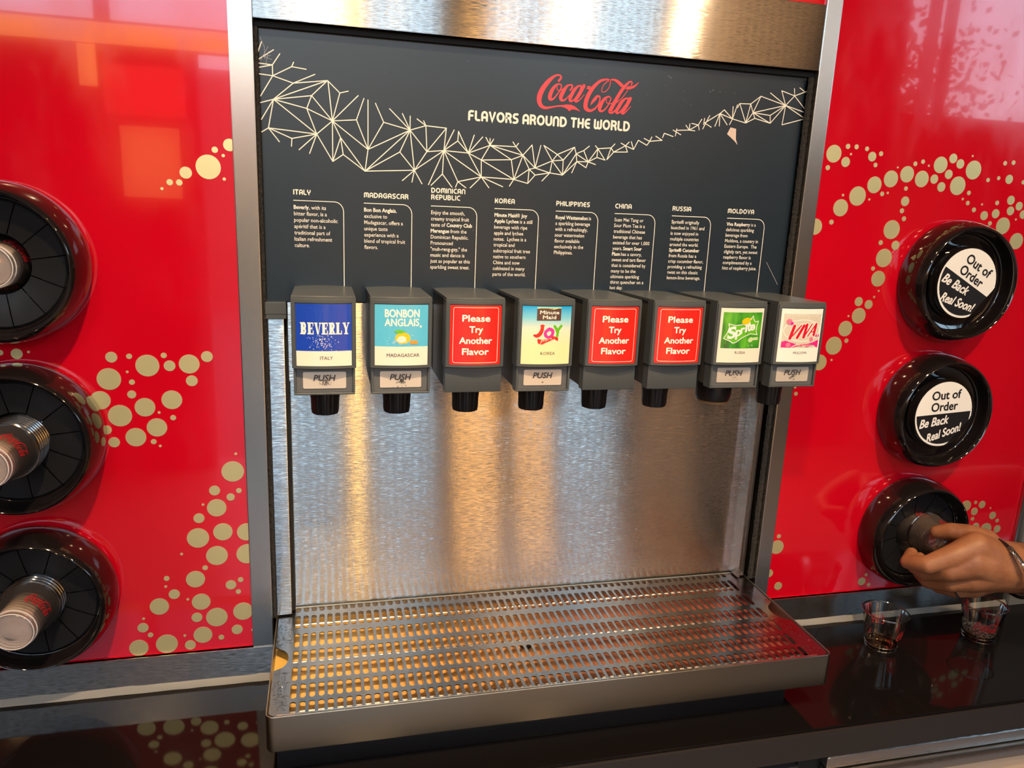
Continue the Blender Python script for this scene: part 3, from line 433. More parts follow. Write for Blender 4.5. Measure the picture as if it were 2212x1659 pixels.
bm = bm_new(); box(bm, 0.72, 1.48, -3.5, -3.497, 1.1, 1.3); struct('wall_front_panel', bm, redwall)
k = 0
for (a, b, z0, z1, ms) in ((-3.2, 2.05, 1.48, 2.25, (-1.07, 0.08, 0.82)), (3.72, 6.2, 1.35, 2.35, (3.95, 4.08, 4.9))):
    k += 1; bm = bm_new(); box(bm, a, b, -3.58, -3.52, z0, z0 + 0.02); box(bm, a, b, -3.58, -3.52, z1 - 0.03, z1)
    o = struct('window_%d' % k, bm, mull_m)
    for mx_ in ms:
        w = 0.15 if mx_ == 0.82 else 0.035
        bm = bm_new(); box(bm, mx_ - w, mx_ + w, -3.57, -3.53, z0 + 0.02, z1 - 0.03); link('mullion', bm, mull_m, o)
# lit timber beam and lit posts (warm light strips) on the facade
glow = pbr('warm_strip_light', (0.9, 0.5, 0.2), 0.5, emit=(1.0, 0.58, 0.16), estr=5.0)
bm = bm_new(); box(bm, -3.2, 2.05, -3.495, -3.46, 1.38, 1.475); tag(link('strip_light', bm, glow), 'long warm orange strip light on the beam under the facade windows', 'light')
for x, z0, z1, lb_ in ((-1.14, 1.17, 1.37, 'short warm lit post below the strip light, on the left'), (0.20, -0.6, 1.37, 'tall warm lit post below the strip light'), (0.20, 1.485, 2.24, 'warm lit post between the facade windows above the strip light')):
    bm = bm_new(); box(bm, x - 0.04, x + 0.04, -3.495, -3.47, z0, z1); tag(link('post_light', bm, glow), lb_, 'light')
amber_glow_m = pbr('amber_glow', (0.8, 0.5, 0.2), 0.6, emit=(1.0, 0.50, 0.15), estr=2.3)  # the two amber panels between the doors are added to gild the splash back
bm = bm_new(); box(bm, 0.80, 1.06, -3.495, -3.44, -0.75, 1.05); tag(link('glow_panel', bm, amber_glow_m), 'tall added amber glow panel between the facade doors, nearer the tall post light', 'board')
bm = bm_new(); box(bm, 1.20, 1.42, -3.495, -3.44, -0.75, 0.45); tag(link('glow_panel', bm, amber_glow_m), 'shorter added amber glow panel between the facade doors', 'board')
sign_m = pbr('red_backlight', (0.7, 0.05, 0.04), 0.6, emit=(1.0, 0.07, 0.04), estr=3.0)
bm = bm_new(); box(bm, -1.06, -0.68, -3.49, -3.44, 1.04, 1.28); tag(link('glow_panel', bm, sign_m), 'red backlit board just under the strip light on the left', 'board')
bm = bm_new(); box(bm, -1.00, -0.72, -3.49, -3.44, 0.62, 0.98); tag(link('glow_panel', bm, amber_glow_m), 'small amber backlit board below the red one', 'board')
spot_face = pbr('lamp_face', (1, .8, .5), 0.5, emit=(1.0, 0.62, 0.25), estr=40)
for i, (x, y, z) in enumerate(DOWN + [(-1.6, -2.8, 1.95), (1.0, -2.9, 1.95)]):
    t = thing('ceiling_lamp', 'small round ceiling downlight with warm glowing face', 'lamp', (x, y, 2.62), 'ceiling downlights over the counter')
    bm = bm_new(); lathe(bm, [(0.05, -0.60), (0.055, -0.60), (0.055, -0.54), (0.008, -0.53), (0.008, 0.0)], 'z', (0, 0, 0), 20, cap1=True); link('lamp_housing', bm, dark_m, t)
    bm = bm_new(); lathe(bm, [(0.05, -0.597), (0.05, -0.59)], 'z', (0, 0, 0), 20, cap0=True, cap1=True); link('lamp_lens', bm, spot_face, t)
# a tree outside the right window and one outside the left
leaf_m = pbr('leaves', (0.10, 0.075, 0.02), 0.6); bark_m = pbr('bark', (0.06, 0.04, 0.03), 0.9)
for (tx, ty, tz, sp, nleaf) in ((4.9, -6.4, 2.1, 1.1, 1500), (8.6, -9.5, 2.6, 1.3, 1500)):
    t = thing('tree', 'leafy tree outside the %s' % ('right-hand window, nearer one' if tx < 5 else 'right-hand window, farther one'), 'tree', (tx, ty, -0.95))
    bm = bm_new(); tube(bm, [(0, 0, 0), (0.05, 0, 1.5), (0, 0.05, tz + 0.9)], [0.13, 0.09, 0.04]); link('trunk', bm, bark_m, t)
    V = []; F = []
    for i in range(nleaf):
        c = Vector((random.gauss(0, sp * .5), random.gauss(0, .5), tz + .95 + random.gauss(0, .55))); u = Vector((random.uniform(-1, 1), random.uniform(-1, 1), random.uniform(-1, 1))).normalized() * .06; v = u.cross(Vector((random.uniform(-1, 1), 1, .3))).normalized() * .045
        k = len(V); V += [c - u, c + v, c + u, c - v]; F.append([k, k + 1, k + 2, k + 3])
    me = bpy.data.meshes.new('foliage'); me.from_pydata([tuple(a) for a in V], [], F); me.materials.append(leaf_m); o = bpy.data.objects.new('foliage', me); COL.objects.link(o); o.parent = t; o['kind'] = 'stuff'
bm = bm_new(); box(bm, -12, 18, -20, -3.72, -1.10, -1.0); struct('ground', bm, pbr('paving', (0.16, 0.14, 0.12), 0.8))

# gold dots let into the red panels
for side, x, z, r in DOTS:
    if side == 0 and x - r < -1.5: continue
    bm = bm_new(); n = 28 if r > 0.008 else 16
    if (side == 0 and x + r > -0.0812) or (side == 1 and x - r < 0.7782) or (side == 1 and x + r > 1.2925) or z - r < 0.0006:
        pts = [(min(max(x + r * math.cos(2 * PI * i / n), 0.7780 if side else -9), -0.0810 if not side else 1.2925), max(z + r * math.sin(2 * PI * i / n), 0.0006)) for i in range(n)]
        if z + r < 0.002: bm.free(); continue
    else: pts = [(x + r * math.cos(2 * PI * i / n), z + r * math.sin(2 * PI * i / n)) for i in range(n)]
    P2 = []
    for q in pts:
        if not P2 or (abs(q[0] - P2[-1][0]) + abs(q[1] - P2[-1][1])) > 1e-5: P2.append(q)
    if abs(P2[0][0] - P2[-1][0]) + abs(P2[0][1] - P2[-1][1]) < 1e-5: P2.pop()
    poly_extrude_y(bm, [(a - x, b - z) for a, b in P2], -0.0004, 0.0)
    o = link('gold_dot', bm, gold, wr if side else wl); o.location = (x, 0, z)

# ------------------------------------------------------------------ counter
CZ = -0.0548
t = thing('counter', 'glossy black speckled stone counter top running under the drinks machine', 'counter', (0.4, -0.1, CZ - 0.05))
bm = bm_new(); box(bm, -1.8, 3.0, -0.262, 0.19, CZ - 0.05, CZ, 0.003, 3); link('slab', bm, counter_m, t, (0.4, -0.1, CZ - 0.05), smooth=True)
bm = bm_new(); box(bm, -1.8, 3.0, -0.2665, -0.2625, CZ - 0.047, CZ - 0.003, 0.001); link('front_edge', bm, counter_edge, t, (0.4, -0.1, CZ - 0.05))
t = thing('counter_cabinet', 'stainless steel cabinet front below the black counter edge', 'cabinet', (1.3, -0.2, -0.95))
O_ = (1.3, -0.2, -0.95)
bm = bm_new(); box(bm, 0.70, 3.0, -0.243, -0.02, -0.94, -0.1065, 0.002); link('carcass', bm, blackm, t, O_)
bm = bm_new(); box(bm, 0.735, 3.0, -0.262, -0.2435, -0.128, -0.1075, 0.004, 3); link('top_rail', bm, base_steel, t, O_, smooth=True)
bm = bm_new(); box(bm, 0.735, 3.0, -0.272, -0.2435, -0.150, -0.130, 0.008, 4); link('handle_rail', bm, base_steel, t, O_, smooth=True)
bm = bm_new(); box(bm, 0.735, 3.0, -0.256, -0.2435, -0.94, -0.152, 0.003); link('door', bm, tan_m, t, O_)
t = thing('base_cabinet', 'dark cabinet under the counter below the drip tray', 'cabinet', (-0.5, -0.1, -0.95))
bm = bm_new(); box(bm, -1.8, 0.698, -0.235, 0.15, -0.94, -0.1065, 0.002); link('carcass', bm, dark_m, t, (-0.5, -0.1, -0.95))
for i in range(3):
    bm = bm_new(); box(bm, -1.78 + i * .83, -0.96 + i * .83, -0.245, -0.2355, -0.90, -0.13, 0.002); link('door', bm, dark_m, t, (-0.5, -0.1, -0.95))

# ------------------------------------------------------------------ drinks tower: header, sign, columns, splash panel, plinth
t = thing('header_panel', 'wide brushed stainless steel header above the dark drinks sign', 'panel', (0.35, 0, 0.87))
bm = bm_new(); box(bm, -0.0508, 0.7508, -0.005, 0.024, 0.8705, 0.9612, 0.0012); link('face_plate', bm, steel, t, (0.35, 0, 0.87))
bm = bm_new(); box(bm, -0.0508, 0.7508, 0.006, 0.024, 0.863, 0.8703, 0.0006); link('shadow_lip', bm, blackm, t, (0.35, 0, 0.87))
G = 0.012
sg = thing('menu_sign', 'dark slate drinks sign with white line network, red script logo and country columns', 'sign', (0.35, G, 0.515)); SO = (0.35, G, 0.515)
bm = bm_new(); box(bm, -0.0455, 0.7425, G, G + 0.008, 0.516, 0.8628); link('backing', bm, slate, sg, SO)
fG = lambda d: (lambda x, z: (x, G - d, z))
fl = Flat()
for a in NET: fl.stroke([(a[0], a[1]), (a[2], a[3])], 0.00125)
fl.to('line_network', cream_ink, sg, fG(0.0002), SO)
fl = Flat(); caps_text(fl, 'FLAVORS AROUND THE WORLD', 0.2262, 0.7682, 0.0140, 0.2378, 0.21); o = fl.to('headline', cream_ink, sg, fG(0.0003), SO); o['label'] = 'white capital headline FLAVORS AROUND THE WORLD'
fl = Flat()
for st in LOGO: fl.smooth(st, 5)
for pl in LOGOP: fl.poly(pl)
put_text(fl, '.', 0.4585, 0.7878, 0.004); logo = fl.to('script_logo', red_ink, sg, fG(0.0003), SO); logo['label'] = 'red flowing script logo'
LOGOF = fl
COLS = [
 (-0.0077, 'ITALY', .0226, .0070, ['*Beverly*, with its', 'bitter flavor, is a', 'popular non-alcoholic', 'apéritif that is a', 'traditional part of', 'Italian refreshment', 'culture.']),
 (0.0851, 'MADAGASCAR', .0605, .0070, ['*Bon Bon Anglais*,', 'exclusive to', 'Madagascar, offers a', 'unique taste', 'experience with a', 'blend of tropical fruit', 'flavors.']),
 (0.1771, 'DOMINICAN|REPUBLIC', .0480, .0070, ['Enjoy the smooth,', 'creamy tropical fruit', 'taste of *Country Club*', '*Merengue* from the', 'Dominican Republic.', 'Pronounced', '"muh-reng-gey," the', 'music and dance is', 'just as popular as this', 'sparkling sweet treat.']),
 (0.2680, 'KOREA', .0292, .0070, ['*Minute Maid*® *Joy*', '*Apple Lychee* is a still', 'beverage with ripe', 'apple and lychee', 'notes.  Lychee is a', 'tropical and', 'subtropical fruit tree', 'native to southern', 'China and now', 'cultivated in many', 'parts of the world.']),
 (0.3591, 'PHILIPPINES', .0514, .0070, ['*Royal Wattamelon* is', 'a sparkling beverage', 'with a refreshingly,', 'sour watermelon', 'flavor available', 'exclusively in the', 'Philippines.']),
 (0.4501, 'CHINA', .0260, .0070, ['Suan Mei Tang or', 'Sour Plum Tea is a', 'traditional Chinese', 'beverage that has', 'existed for over 1,000', 'years. *Smart Sour*', '*Plum* has a savory,', 'sweet and tart flavor', 'that is considered by', 'many to be the', 'ultimate sparkling', 'thirst quencher on a', 'hot day.']),
 (0.5421, 'RUSSIA', .0306, .0070, ['Sprite® originally', 'launched in 1961 and', 'is now enjoyed in', 'multiple countries', 'around the world.', '*Sprite® Cucumber*', 'from Russia has a', 'crisp cucumber flavor,', 'providing a refreshing', 'twist on this classic', 'lemon-lime beverage.']),
 (0.6342, 'MOLDOVA', .0448, .0070, ['*Viva Raspberry* is a', 'delicious sparkling', 'beverage from', 'Moldova, a country in', 'Eastern Europe.  The', 'slightly tart, yet sweet', 'raspberry flavor is', 'complimented by a', 'hint of raspberry juice.'])]
WORDW = {}
def line_w(s, bold): 
    b = text_flat(s, bold).bounds(); return b[1] - b[0]
for (x, head, hw, hh, lines) in COLS:
    fl = Flat(); hs = head.split('|')
    for i, h in enumerate(hs[::-1]):
        w_ = hw if len(hs) == 1 or i == 1 else hw * 0.855
        caps_text(fl, h, x, 0.6592 + i * 0.0092 + (0.0012 if len(hs) > 1 else 0), hh, w_, 0.2)
    z0 = 0.6430 - 0.0024; cap = 0.0054
    for k, ln in enumerate(lines):
        z = z0 - k * 0.0084; pen = x + 0.0003
        for j, seg in enumerate(ln.split('*')):
            if not seg: continue
            b = 0.0; hv_ = 0.034 if j % 2 else 0.0
            core = seg.strip(' ')
            lead = len(seg) - len(seg.lstrip(' ')); trail = len(seg) - len(seg.rstrip(' '))
            pen += lead * 0.0016
            if core:
                w = put_text(fl, core, pen, z, cap, bold=(0.0 if hv_ else 0.006), sx=0.885, heavy=hv_); pen += w + 0.0004
            pen += trail * 0.0016
    o = fl.to('column_text', cream_ink, sg, fG(0.0003), SO); o['label'] = 'white column text about ' + head.replace('|', ' ').title()
    fl = Flat(); vx = x + 0.0655; rz = 0.6518
    fl.stroke([(x + 0.0003, rz), (vx - 0.012, rz)] + arc(vx - 0.012, rz - 0.013, 0.012, 0.013, 90, 0, 8) + [(vx, 0.5165)], 0.0010)
    fl.to('rule_line', cream_ink, sg, fG(0.0003), SO)
fl = Flat(); fl.poly(TEAR); o = fl.to('torn_patch', paper_m, sg, fG(0.0004), SO); o['label'] = 'small pale torn patch'
fl = Flat(); fl.stroke([tuple(a) for a in SCR], 0.0006)
for i in range(14): fl.disc(0.535 + random.gauss(0, .035), 0.835 + random.gauss(0, .012), random.uniform(.0002, .0008), n=6)
for i in range(26):
    fl.disc(random.uniform(-.03, .73), random.uniform(.53, .855), random.uniform(.00015, .0004), n=6)
for i in range(6): fl.stroke([(-0.045 + random.uniform(0, .008), 0.86 - random.uniform(0, .05)), (-0.044 + random.uniform(0, .014), 0.858 - random.uniform(0, .05))], .0004)
_o = fl.to('scratches', pbr('scratch_mark', (0.35, 0.35, 0.36), 0.5), sg, fG(0.00035), SO); _o['kind'] = 'stuff'

tw = thing('splash_panel', 'wide stainless steel splash back behind and below the valves', 'splash back', (0.35, 0.03, 0.03)); TO = (0.35, 0.03, 0.03)
SY = 0.036
bm = bm_new(); box(bm, -0.0195, 0.7245, SY, SY + 0.004, 0.030, 0.410); link('splash_sheet', bm, splash_m, tw, TO)
bm = bm_new(); box(bm, -0.0195, 0.7245, 0.014, 0.033, 0.4025, 0.5145, 0.0006); link('mounting_plate', bm, splash_m, tw, TO)
bm = bm_new(); box(bm, -0.0465, -0.0235, 0.010, 0.040, 0.0402, 0.4925, 0.0025, 3); o = link('side_column', bm, steel, tw, TO, smooth=True)
bm = bm_new(); box(bm, -0.0235, -0.0195, 0.022, 0.040, 0.0402, 0.5145); link('black_seam', bm, blackm, tw, TO)
bm = bm_new(); box(bm, 0.7245, 0.7285, 0.008, 0.040, 0.0402, 0.5145, 0.0018, 3); link('edge_fold', bm, steel, tw, TO, smooth=True)
bm = bm_new(); box(bm, 0.7285, 0.7405, 0.016, 0.040, 0.0402, 0.5145, 0.001); link('side_column', bm, steel_v, tw, TO)
bm = bm_new(); box(bm, -0.0475, -0.0205, 0.002, 0.030, 0.4928, 0.5158, 0.0012); box(bm, -0.0475, -0.0205, 0.0012, 0.0022, 0.4998, 0.5154, 0.0003)
o = link('end_cap', bm, vgrey, tw, TO); o['label'] = 'dark grey plastic end cap'
n = 260
for (xa, xb, lb_) in ((-0.0511, -0.0458, 'rough black foam strip down the left side of the machine opening'), (0.7412, 0.7511, 'rough black foam strip down the right side of the machine opening')):
    bm = bm_new(); cols = 4; rows = n; V = [[bm.verts.new((xa + (xb - xa) * i / cols + (random.uniform(-.0006, .0006) if 0 < i < cols else 0), 0.001 + random.uniform(0, .0022) + (0.003 if i in (0, cols) else 0), 0.041 + (0.862 - 0.041) * j / rows)) for i in range(cols + 1)] for j in range(rows + 1)]
    for j in range(rows):
        for i in range(cols): bm.faces.new((V[j][i], V[j][i + 1], V[j + 1][i + 1], V[j + 1][i]))
    tag(link('foam_gasket', bm, foam, None), lb_, 'gasket')
bm = bm_new(); box(bm, -0.0511, 0.7511, 0.0415, 0.05, 0.02, 0.87); o = link('machine_cabinet', bm, blackm, None); tag(o, 'black cabinet back inside the machine opening', 'cabinet')
bm = bm_new(); box(bm, -0.036, 0.690, -0.205, 0.03, CZ + 0.0002, -0.0112, 0.003); o = link('tray_plinth', bm, pbr('plinth_black', (0.004, 0.004, 0.005), 0.40), None, smooth=True); tag(o, 'black plinth box under the steel drip tray on the counter', 'plinth')

# ------------------------------------------------------------------ drip tray and grille
TX0, TX1, TY0, TY1, TZ = -0.0465, 0.7440, -0.2285, 0.0330, 0.0395
RO = (0.35, -0.1, -0.0105)
tr = thing('drip_tray', 'long stainless steel drip tray under the row of valves', 'drip tray', RO)
def rrect(x0, x1, y0, y1, r, n=6, rb=0.002):
    P = []
    for (cx, cy, a0, rr) in ((x1 - rb, y1 - rb, 0, rb), (x0 + rb, y1 - rb, 90, rb), (x0 + r, y0 + r, 180, r), (x1 - r, y0 + r, 270, r)):
        P += [(cx + rr * math.cos(math.radians(a0 + 90 * i / n)), cy + rr * math.sin(math.radians(a0 + 90 * i / n))) for i in range(n + 1)]
    return P
bm = bm_new()
loops = []
for (ins, z) in ((0.0012, -0.0105), (0.0, -0.008), (0.0, TZ - 0.0006), (0.0004, TZ), (0.0014, TZ), (0.0018, TZ - 0.0008), (0.0024, 0.013)):
    loops.append([bm.verts.new((x, y, z)) for x, y in rrect(TX0 + ins, TX1 - ins, TY0 + ins, TY1 - ins, 0.010 - ins)])
for a, b in zip(loops, loops[1:]):
    for i in range(len(a)): bm.faces.new((a[i], a[(i + 1) % len(a)], b[(i + 1) % len(a)], b[i]))
bm.faces.new(loops[0]); bmesh.ops.recalc_face_normals(bm, faces=bm.faces)
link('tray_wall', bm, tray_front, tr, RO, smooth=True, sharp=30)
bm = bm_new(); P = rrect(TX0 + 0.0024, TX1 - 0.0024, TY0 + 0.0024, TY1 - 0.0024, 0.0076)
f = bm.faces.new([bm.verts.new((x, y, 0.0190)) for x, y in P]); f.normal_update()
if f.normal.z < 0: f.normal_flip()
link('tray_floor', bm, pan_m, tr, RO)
bm = bm_new(); lathe(bm, [(0.007, 0.0195), (0.0075, 0.0203), (0.009, 0.0203), (0.0095, 0.0191)], 'z', (0.315, -0.098, 0), 24, cap0=True); link('drain', bm, blackm, tr, RO)
bm = bm_new()
for y in (-0.205, -0.098, 0.0): tube(bm, [(TX0 + 0.02, y, 0.027), (TX1 - 0.02, y, 0.027)], 0.0022)
link('support_rod', bm, tray_m, tr, RO, smooth=True)
# grille with its slots really cut out
GZ = 0.0378; GX0, GX1 = TX0 + 0.0035, TX1 - 0.0035; GY0, GY1 = TY0 + 0.0038, TY1 - 0.0025
rowsY = [(0.031, 0.0185), (0.0080, -0.0280), (-0.0415, -0.0760), (-0.0850, -0.1155), (-0.1245, -0.1550), (-0.1630, -0.1925), (-0.1995, -0.2245)]
NS, SX0, SP, SW = 63, -0.0150, 0.01163, 0.0076
gr = thing('drip_grille', 'wet perforated steel grille lying in the drip tray', 'grille', (0.35, -0.1, GZ)); GO = (0.35, -0.1, GZ)
bm = bm_new()
def quad(a, b, c, d):
    bm.faces.new([bm.verts.new((p_[0], p_[1], GZ)) for p_ in (a, b, c, d)])
def slot_cell(x0, x1, y0, y1, sy0, sy1):    # one cell of the sheet around a rounded slot; cell x0..x1, y0..y1
    cx = (x0 + x1) / 2; r = SW / 2; n = 5
    inner = [(cx + r * math.cos(math.radians(a)), sy1 - r + r * math.sin(math.radians(a))) for a in [180 * i / n for i in range(n + 1)]] + [(cx + r * math.cos(math.radians(a)), sy0 + r + r * math.sin(math.radians(a))) for a in [180 + 180 * i / n for i in range(n + 1)]]
    m = len(inner); outer = []
    for k, (ix, iy) in enumerate(inner):
        if k <= n: outer.append((x1 - (x1 - x0) * k / n, y1))
        else: outer.append((x0 + (x1 - x0) * (k - n - 1) / n, y0))
    iv = [bm.verts.new((a, b, GZ)) for a, b in inner]; ov = [bm.verts.new((a, b, GZ)) for a, b in outer]
    lv = [bm.verts.new((a, b, GZ - 0.0014)) for a, b in inner]
    for k in range(m):
        j = (k + 1) % m; bm.faces.new((ov[k], ov[j], iv[j], iv[k])); bm.faces.new((iv[k], iv[j], lv[j], lv[k]))
ys = [GY1]
for a, b in zip(rowsY, rowsY[1:]): ys.append((a[1] + b[0]) / 2)
ys.append(GY0)
XA = SX0 - SP / 2; XB = SX0 + (NS - 0.5) * SP
last = SX0 + (NS - 1) * SP
for ri, (a, b) in enumerate(rowsY):
    for c in range(NS):
        x = SX0 + c * SP
        slot_cell(x - SP / 2, x + SP / 2, ys[ri + 1], ys[ri], b, a)
# end zones with a finger notch each
for (xa, xb, sgn) in ((GX0, XA, -1), (XB, GX1, 1)):
    ny = 40; Ys = [GY0 + (GY1 - GY0) * i / ny for i in range(ny + 1)]; xe = xa if sgn < 0 else xb; xi = xb if sgn < 0 else xa
    def edge(y):
        d = abs(y + 0.102); e = xe
        if d < 0.026: e = xe - sgn * (math.sqrt(max(0, 0.026 ** 2 - d * d)) * 0.72)
        cor = 0.007
        if y < GY0 + cor: e = min(max(e, -9), 9) - sgn * (cor - math.sqrt(max(0, cor ** 2 - (GY0 + cor - y) ** 2)))
        return e
    pr = [bm.verts.new((edge(y), y, GZ)) for y in Ys]; lo = [bm.verts.new((edge(y), y, GZ - 0.0014)) for y in Ys]; inn = [bm.verts.new((xi, y, GZ)) for y in Ys]
    for i in range(ny):
        bm.faces.new((pr[i], pr[i + 1], inn[i + 1], inn[i])); bm.faces.new((pr[i], pr[i + 1], lo[i + 1], lo[i]))
bmesh.ops.remove_doubles(bm, verts=bm.verts, dist=0.00002)
bmesh.ops.recalc_face_normals(bm, faces=bm.faces)
link('perforated_sheet', bm, grille_m, gr, GO)
bm = bm_new(); box(bm, XA - 0.012, XB + 0.010, GY0 - 0.0005, GY0 + 0.0022, GZ - 0.0045, GZ + 0.0008, 0.0008); link('front_bar', bm, tray_m, gr, GO, smooth=True)

water_m = clear('water', (0.97, 0.97, 0.97), 0.02, 0.10, 1.33)
def droplets(name, pts, nrm, parent, off, label=None):
    bm = bm_new(); nrm = Vector(nrm); u = nrm.orthogonal().normalized(); v = nrm.cross(u)
    for (p_, r) in pts:
        p_ = Vector(p_); el = random.uniform(0.8, 1.3); top = bm.verts.new(p_ + nrm * r * 0.55); R1 = [bm.verts.new(p_ + (u * math.cos(a) * el + v * math.sin(a)) * r * .7 + nrm * r * .38) for a in [2 * PI * i / 7 for i in range(7)]]; R0 = [bm.verts.new(p_ + (u * math.cos(a) * el + v * math.sin(a)) * r) for a in [2 * PI * i / 7 for i in range(7)]]
        for i in range(7): j = (i + 1) % 7; bm.faces.new((top, R1[i], R1[j])); bm.faces.new((R1[i], R0[i], R0[j], R1[j]))
    bmesh.ops.recalc_face_normals(bm, faces=bm.faces); o = link(name, bm, water_m, parent, off, smooth=True, sharp=180); o['kind'] = 'stuff'; return o
rr = random.Random(21); P_ = []; 
for k in range(1300):
    x = rr.choice((rr.gauss(0.08, .07), rr.uniform(-.015, .72))); z = 0.045 + abs(rr.gauss(0, .075 if k % 3 else .20))
    if -0.018 < x < 0.722 and z < 0.39: P_.append(((x, SY - 0.0001, z), rr.uniform(.0003, .0009)))
droplets('water_drops', P_, (0, -1, 0), tw, TO)
P_ = []
for k in range(170): P_.append(((rr.uniform(GX0 + .002, XA - .001), rr.choice((rr.uniform(-.215, -.135), rr.uniform(-.07, .02))), GZ + 0.0001), rr.uniform(.0005, .0018)))
for k in range(110): P_.append(((rr.uniform(XB + .001, GX1 - .003), rr.uniform(-.215, .02), GZ + 0.0001), rr.uniform(.0004, .0014)))
P_ = [q for q in P_ if abs(q[0][1] + 0.102) > 0.030]
droplets('water_drops', P_, (0, 0, 1), gr, GO)

# ------------------------------------------------------------------ valves
VX0, SPV, VW = -0.0092, 0.0953, 0.0779
VF = -0.1165; BUL = 0.0055
def curved_block(bm, x0, x1, z0, z1, yb, yf, bul, n=12, bev=0.0):
    F_ = []; B_ = []
    for i in range(n + 1):
        u = i / n; x = x0 + (x1 - x0) * u; y = yf - bul * (1 - (2 * u - 1) ** 2)
        if bev and i in (0, n): y += bev
        F_.append((bm.verts.new((x, y + bev * .6, z0)), bm.verts.new((x, y, z0 + bev)), bm.verts.new((x, y, z1 - bev)), bm.verts.new((x, y + bev, z1)))); B_.append((bm.verts.new((x, yb, z0)), bm.verts.new((x, yb, z1))))
    for i in range(n):
        a, b = F_[i], F_[i + 1]; c, d = B_[i], B_[i + 1]
        for k in range(3): bm.faces.new((a[k], b[k], b[k + 1], a[k + 1]))
        bm.faces.new((c[0], c[1], d[1], d[0])); bm.faces.new((a[3], b[3], d[1], c[1])); bm.faces.new((a[0], c[0], d[0], b[0]))
    for e in (0, n):
        a = F_[e]; c = B_[e]; bm.faces.new((a[0], a[1], a[2], a[3], c[1], c[0]))
    bmesh.ops.recalc_face_normals(bm, faces=bm.faces)
def surf(u, v, d): # label coordinates -> local point (valve origin at its left back bottom corner)
    x = 0.0055 + 0.0669 * u; z = 0.0395 + 0.0775 * v; uu = x / VW
    return (x, VF - BUL * (1 - (2 * uu - 1) ** 2) - d, z)
def fl_at(fl, name, mat, parent, d):
    # cut long spans so that print follows the curve
    return fl.to(name, mat, parent, lambda u, v: surf(u, v, d))
def urect(fl, u0, u1, v0, v1): fl.rect(u0, u1, v0, v1, nx=max(1, int((u1 - u0) * 12)))
def utext(fl, body, u, v, cap, width=None, align='C', **k):  # cap, width as fractions of label height/width
    f2 = Flat(); put_text(f2, body, 0, 0, cap * 0.0775, (width * 0.0669) if width else None, align, **k)
    fl.add(f2, 1 / 0.0669, 1 / 0.0775, u, v)
def ustroke(fl, pts, w, smooth=True):
    f2 = Flat(); P = [(a * 0.0669, b * 0.0775, (c if True else 0)) for (a, b, c) in [(q + (w,))[:3] if len(q) == 2 else q for q in pts]]
    (f2.smooth(P) if smooth else f2.stroke(P)); fl.add(f2, 1 / 0.0669, 1 / 0.0775)
def slab_word(fl, body, u0, u1, v0, h, sw=0.30, thin=0.10):
    S = {'B': [('v', .0), ('arc', .0, .5, 1), ('arc', .0, 0, .54)], 'E': [('v', 0), ('h', 1), ('h', .5), ('h', 0)], 'V': [], 'R': [('v', 0), ('arc', 0, .46, 1), ('leg',)], 'L': [('v', 0), ('h', 0)], 'Y': []}
    n = len(body); W_ = (u1 - u0) / n; H_ = h
    for i, ch in enumerate(body):
        x = u0 + i * W_; w = W_ * 0.98
        def R(a, b, c, d): fl.rect(x + a * w, x + b * w, v0 + c * H_, v0 + d * H_)
        if ch in 'BERL':
            R(.14, .50, 0, 1); R(.02, .6, 0, .10); R(.02, .6, .90, 1)
        if ch == 'E' or ch == 'L':
            R(.4, .92, 0, .10); R(.80, .92, 0, .32)
            if ch == 'E': R(.4, .90, .90, 1); R(.80, .90, .70, 1); R(.4, .74, .46, .55); R(.66, .74, .38, .64)
        if ch == 'B':
            for (z0, z1) in ((.48, .95), (.05, .52)):
                f2 = [(x + (.5 + .24 * math.cos(math.radians(a))) * w, v0 + ((z0 + z1) / 2 + (z1 - z0) / 2 * math.sin(math.radians(a))) * H_, w * .8 * .0001 + .0) for a in range(90, -91, -15)]
                fl.stroke([(q[0], q[1]) for q in f2], 0.033, caps=False)
        if ch == 'R':
            fl.stroke([(x + (.5 + .24 * math.cos(math.radians(a))) * w, v0 + (.715 + .235 * math.sin(math.radians(a))) * H_) for a in range(90, -91, -15)], 0.033, caps=False)
            fl.poly([(x + .46 * w, v0 + .46 * H_), (x + .66 * w, v0 + .46 * H_), (x + .96 * w, v0), (x + .66 * w, v0)]); R(.66, 1.0, 0, .09)
        if ch == 'V':
            fl.poly([(x + .06 * w, v0 + H_), (x + .38 * w, v0 + H_), (x + .60 * w, v0 + .0), (x + .42 * w, v0)]); fl.poly([(x + .80 * w, v0 + H_), (x + .92 * w, v0 + H_), (x + .60 * w, v0), (x + .50 * w, v0)])
            R(.0, .46, .90, 1); R(.68, 1.0, .90, 1)
        if ch == 'Y':
            fl.poly([(x + .04 * w, v0 + H_), (x + .36 * w, v0 + H_), (x + .64 * w, v0 + .42 * H_), (x + .36 * w, v0 + .42 * H_)]); fl.poly([(x + .80 * w, v0 + H_), (x + .92 * w, v0 + H_), (x + .62 * w, v0 + .40 * H_), (x + .50 * w, v0 + .44 * H_)])
            R(.36, .64, 0, .45); R(.22, .80, 0, .10); R(.0, .44, .90, 1); R(.70, 1.0, .90, 1)

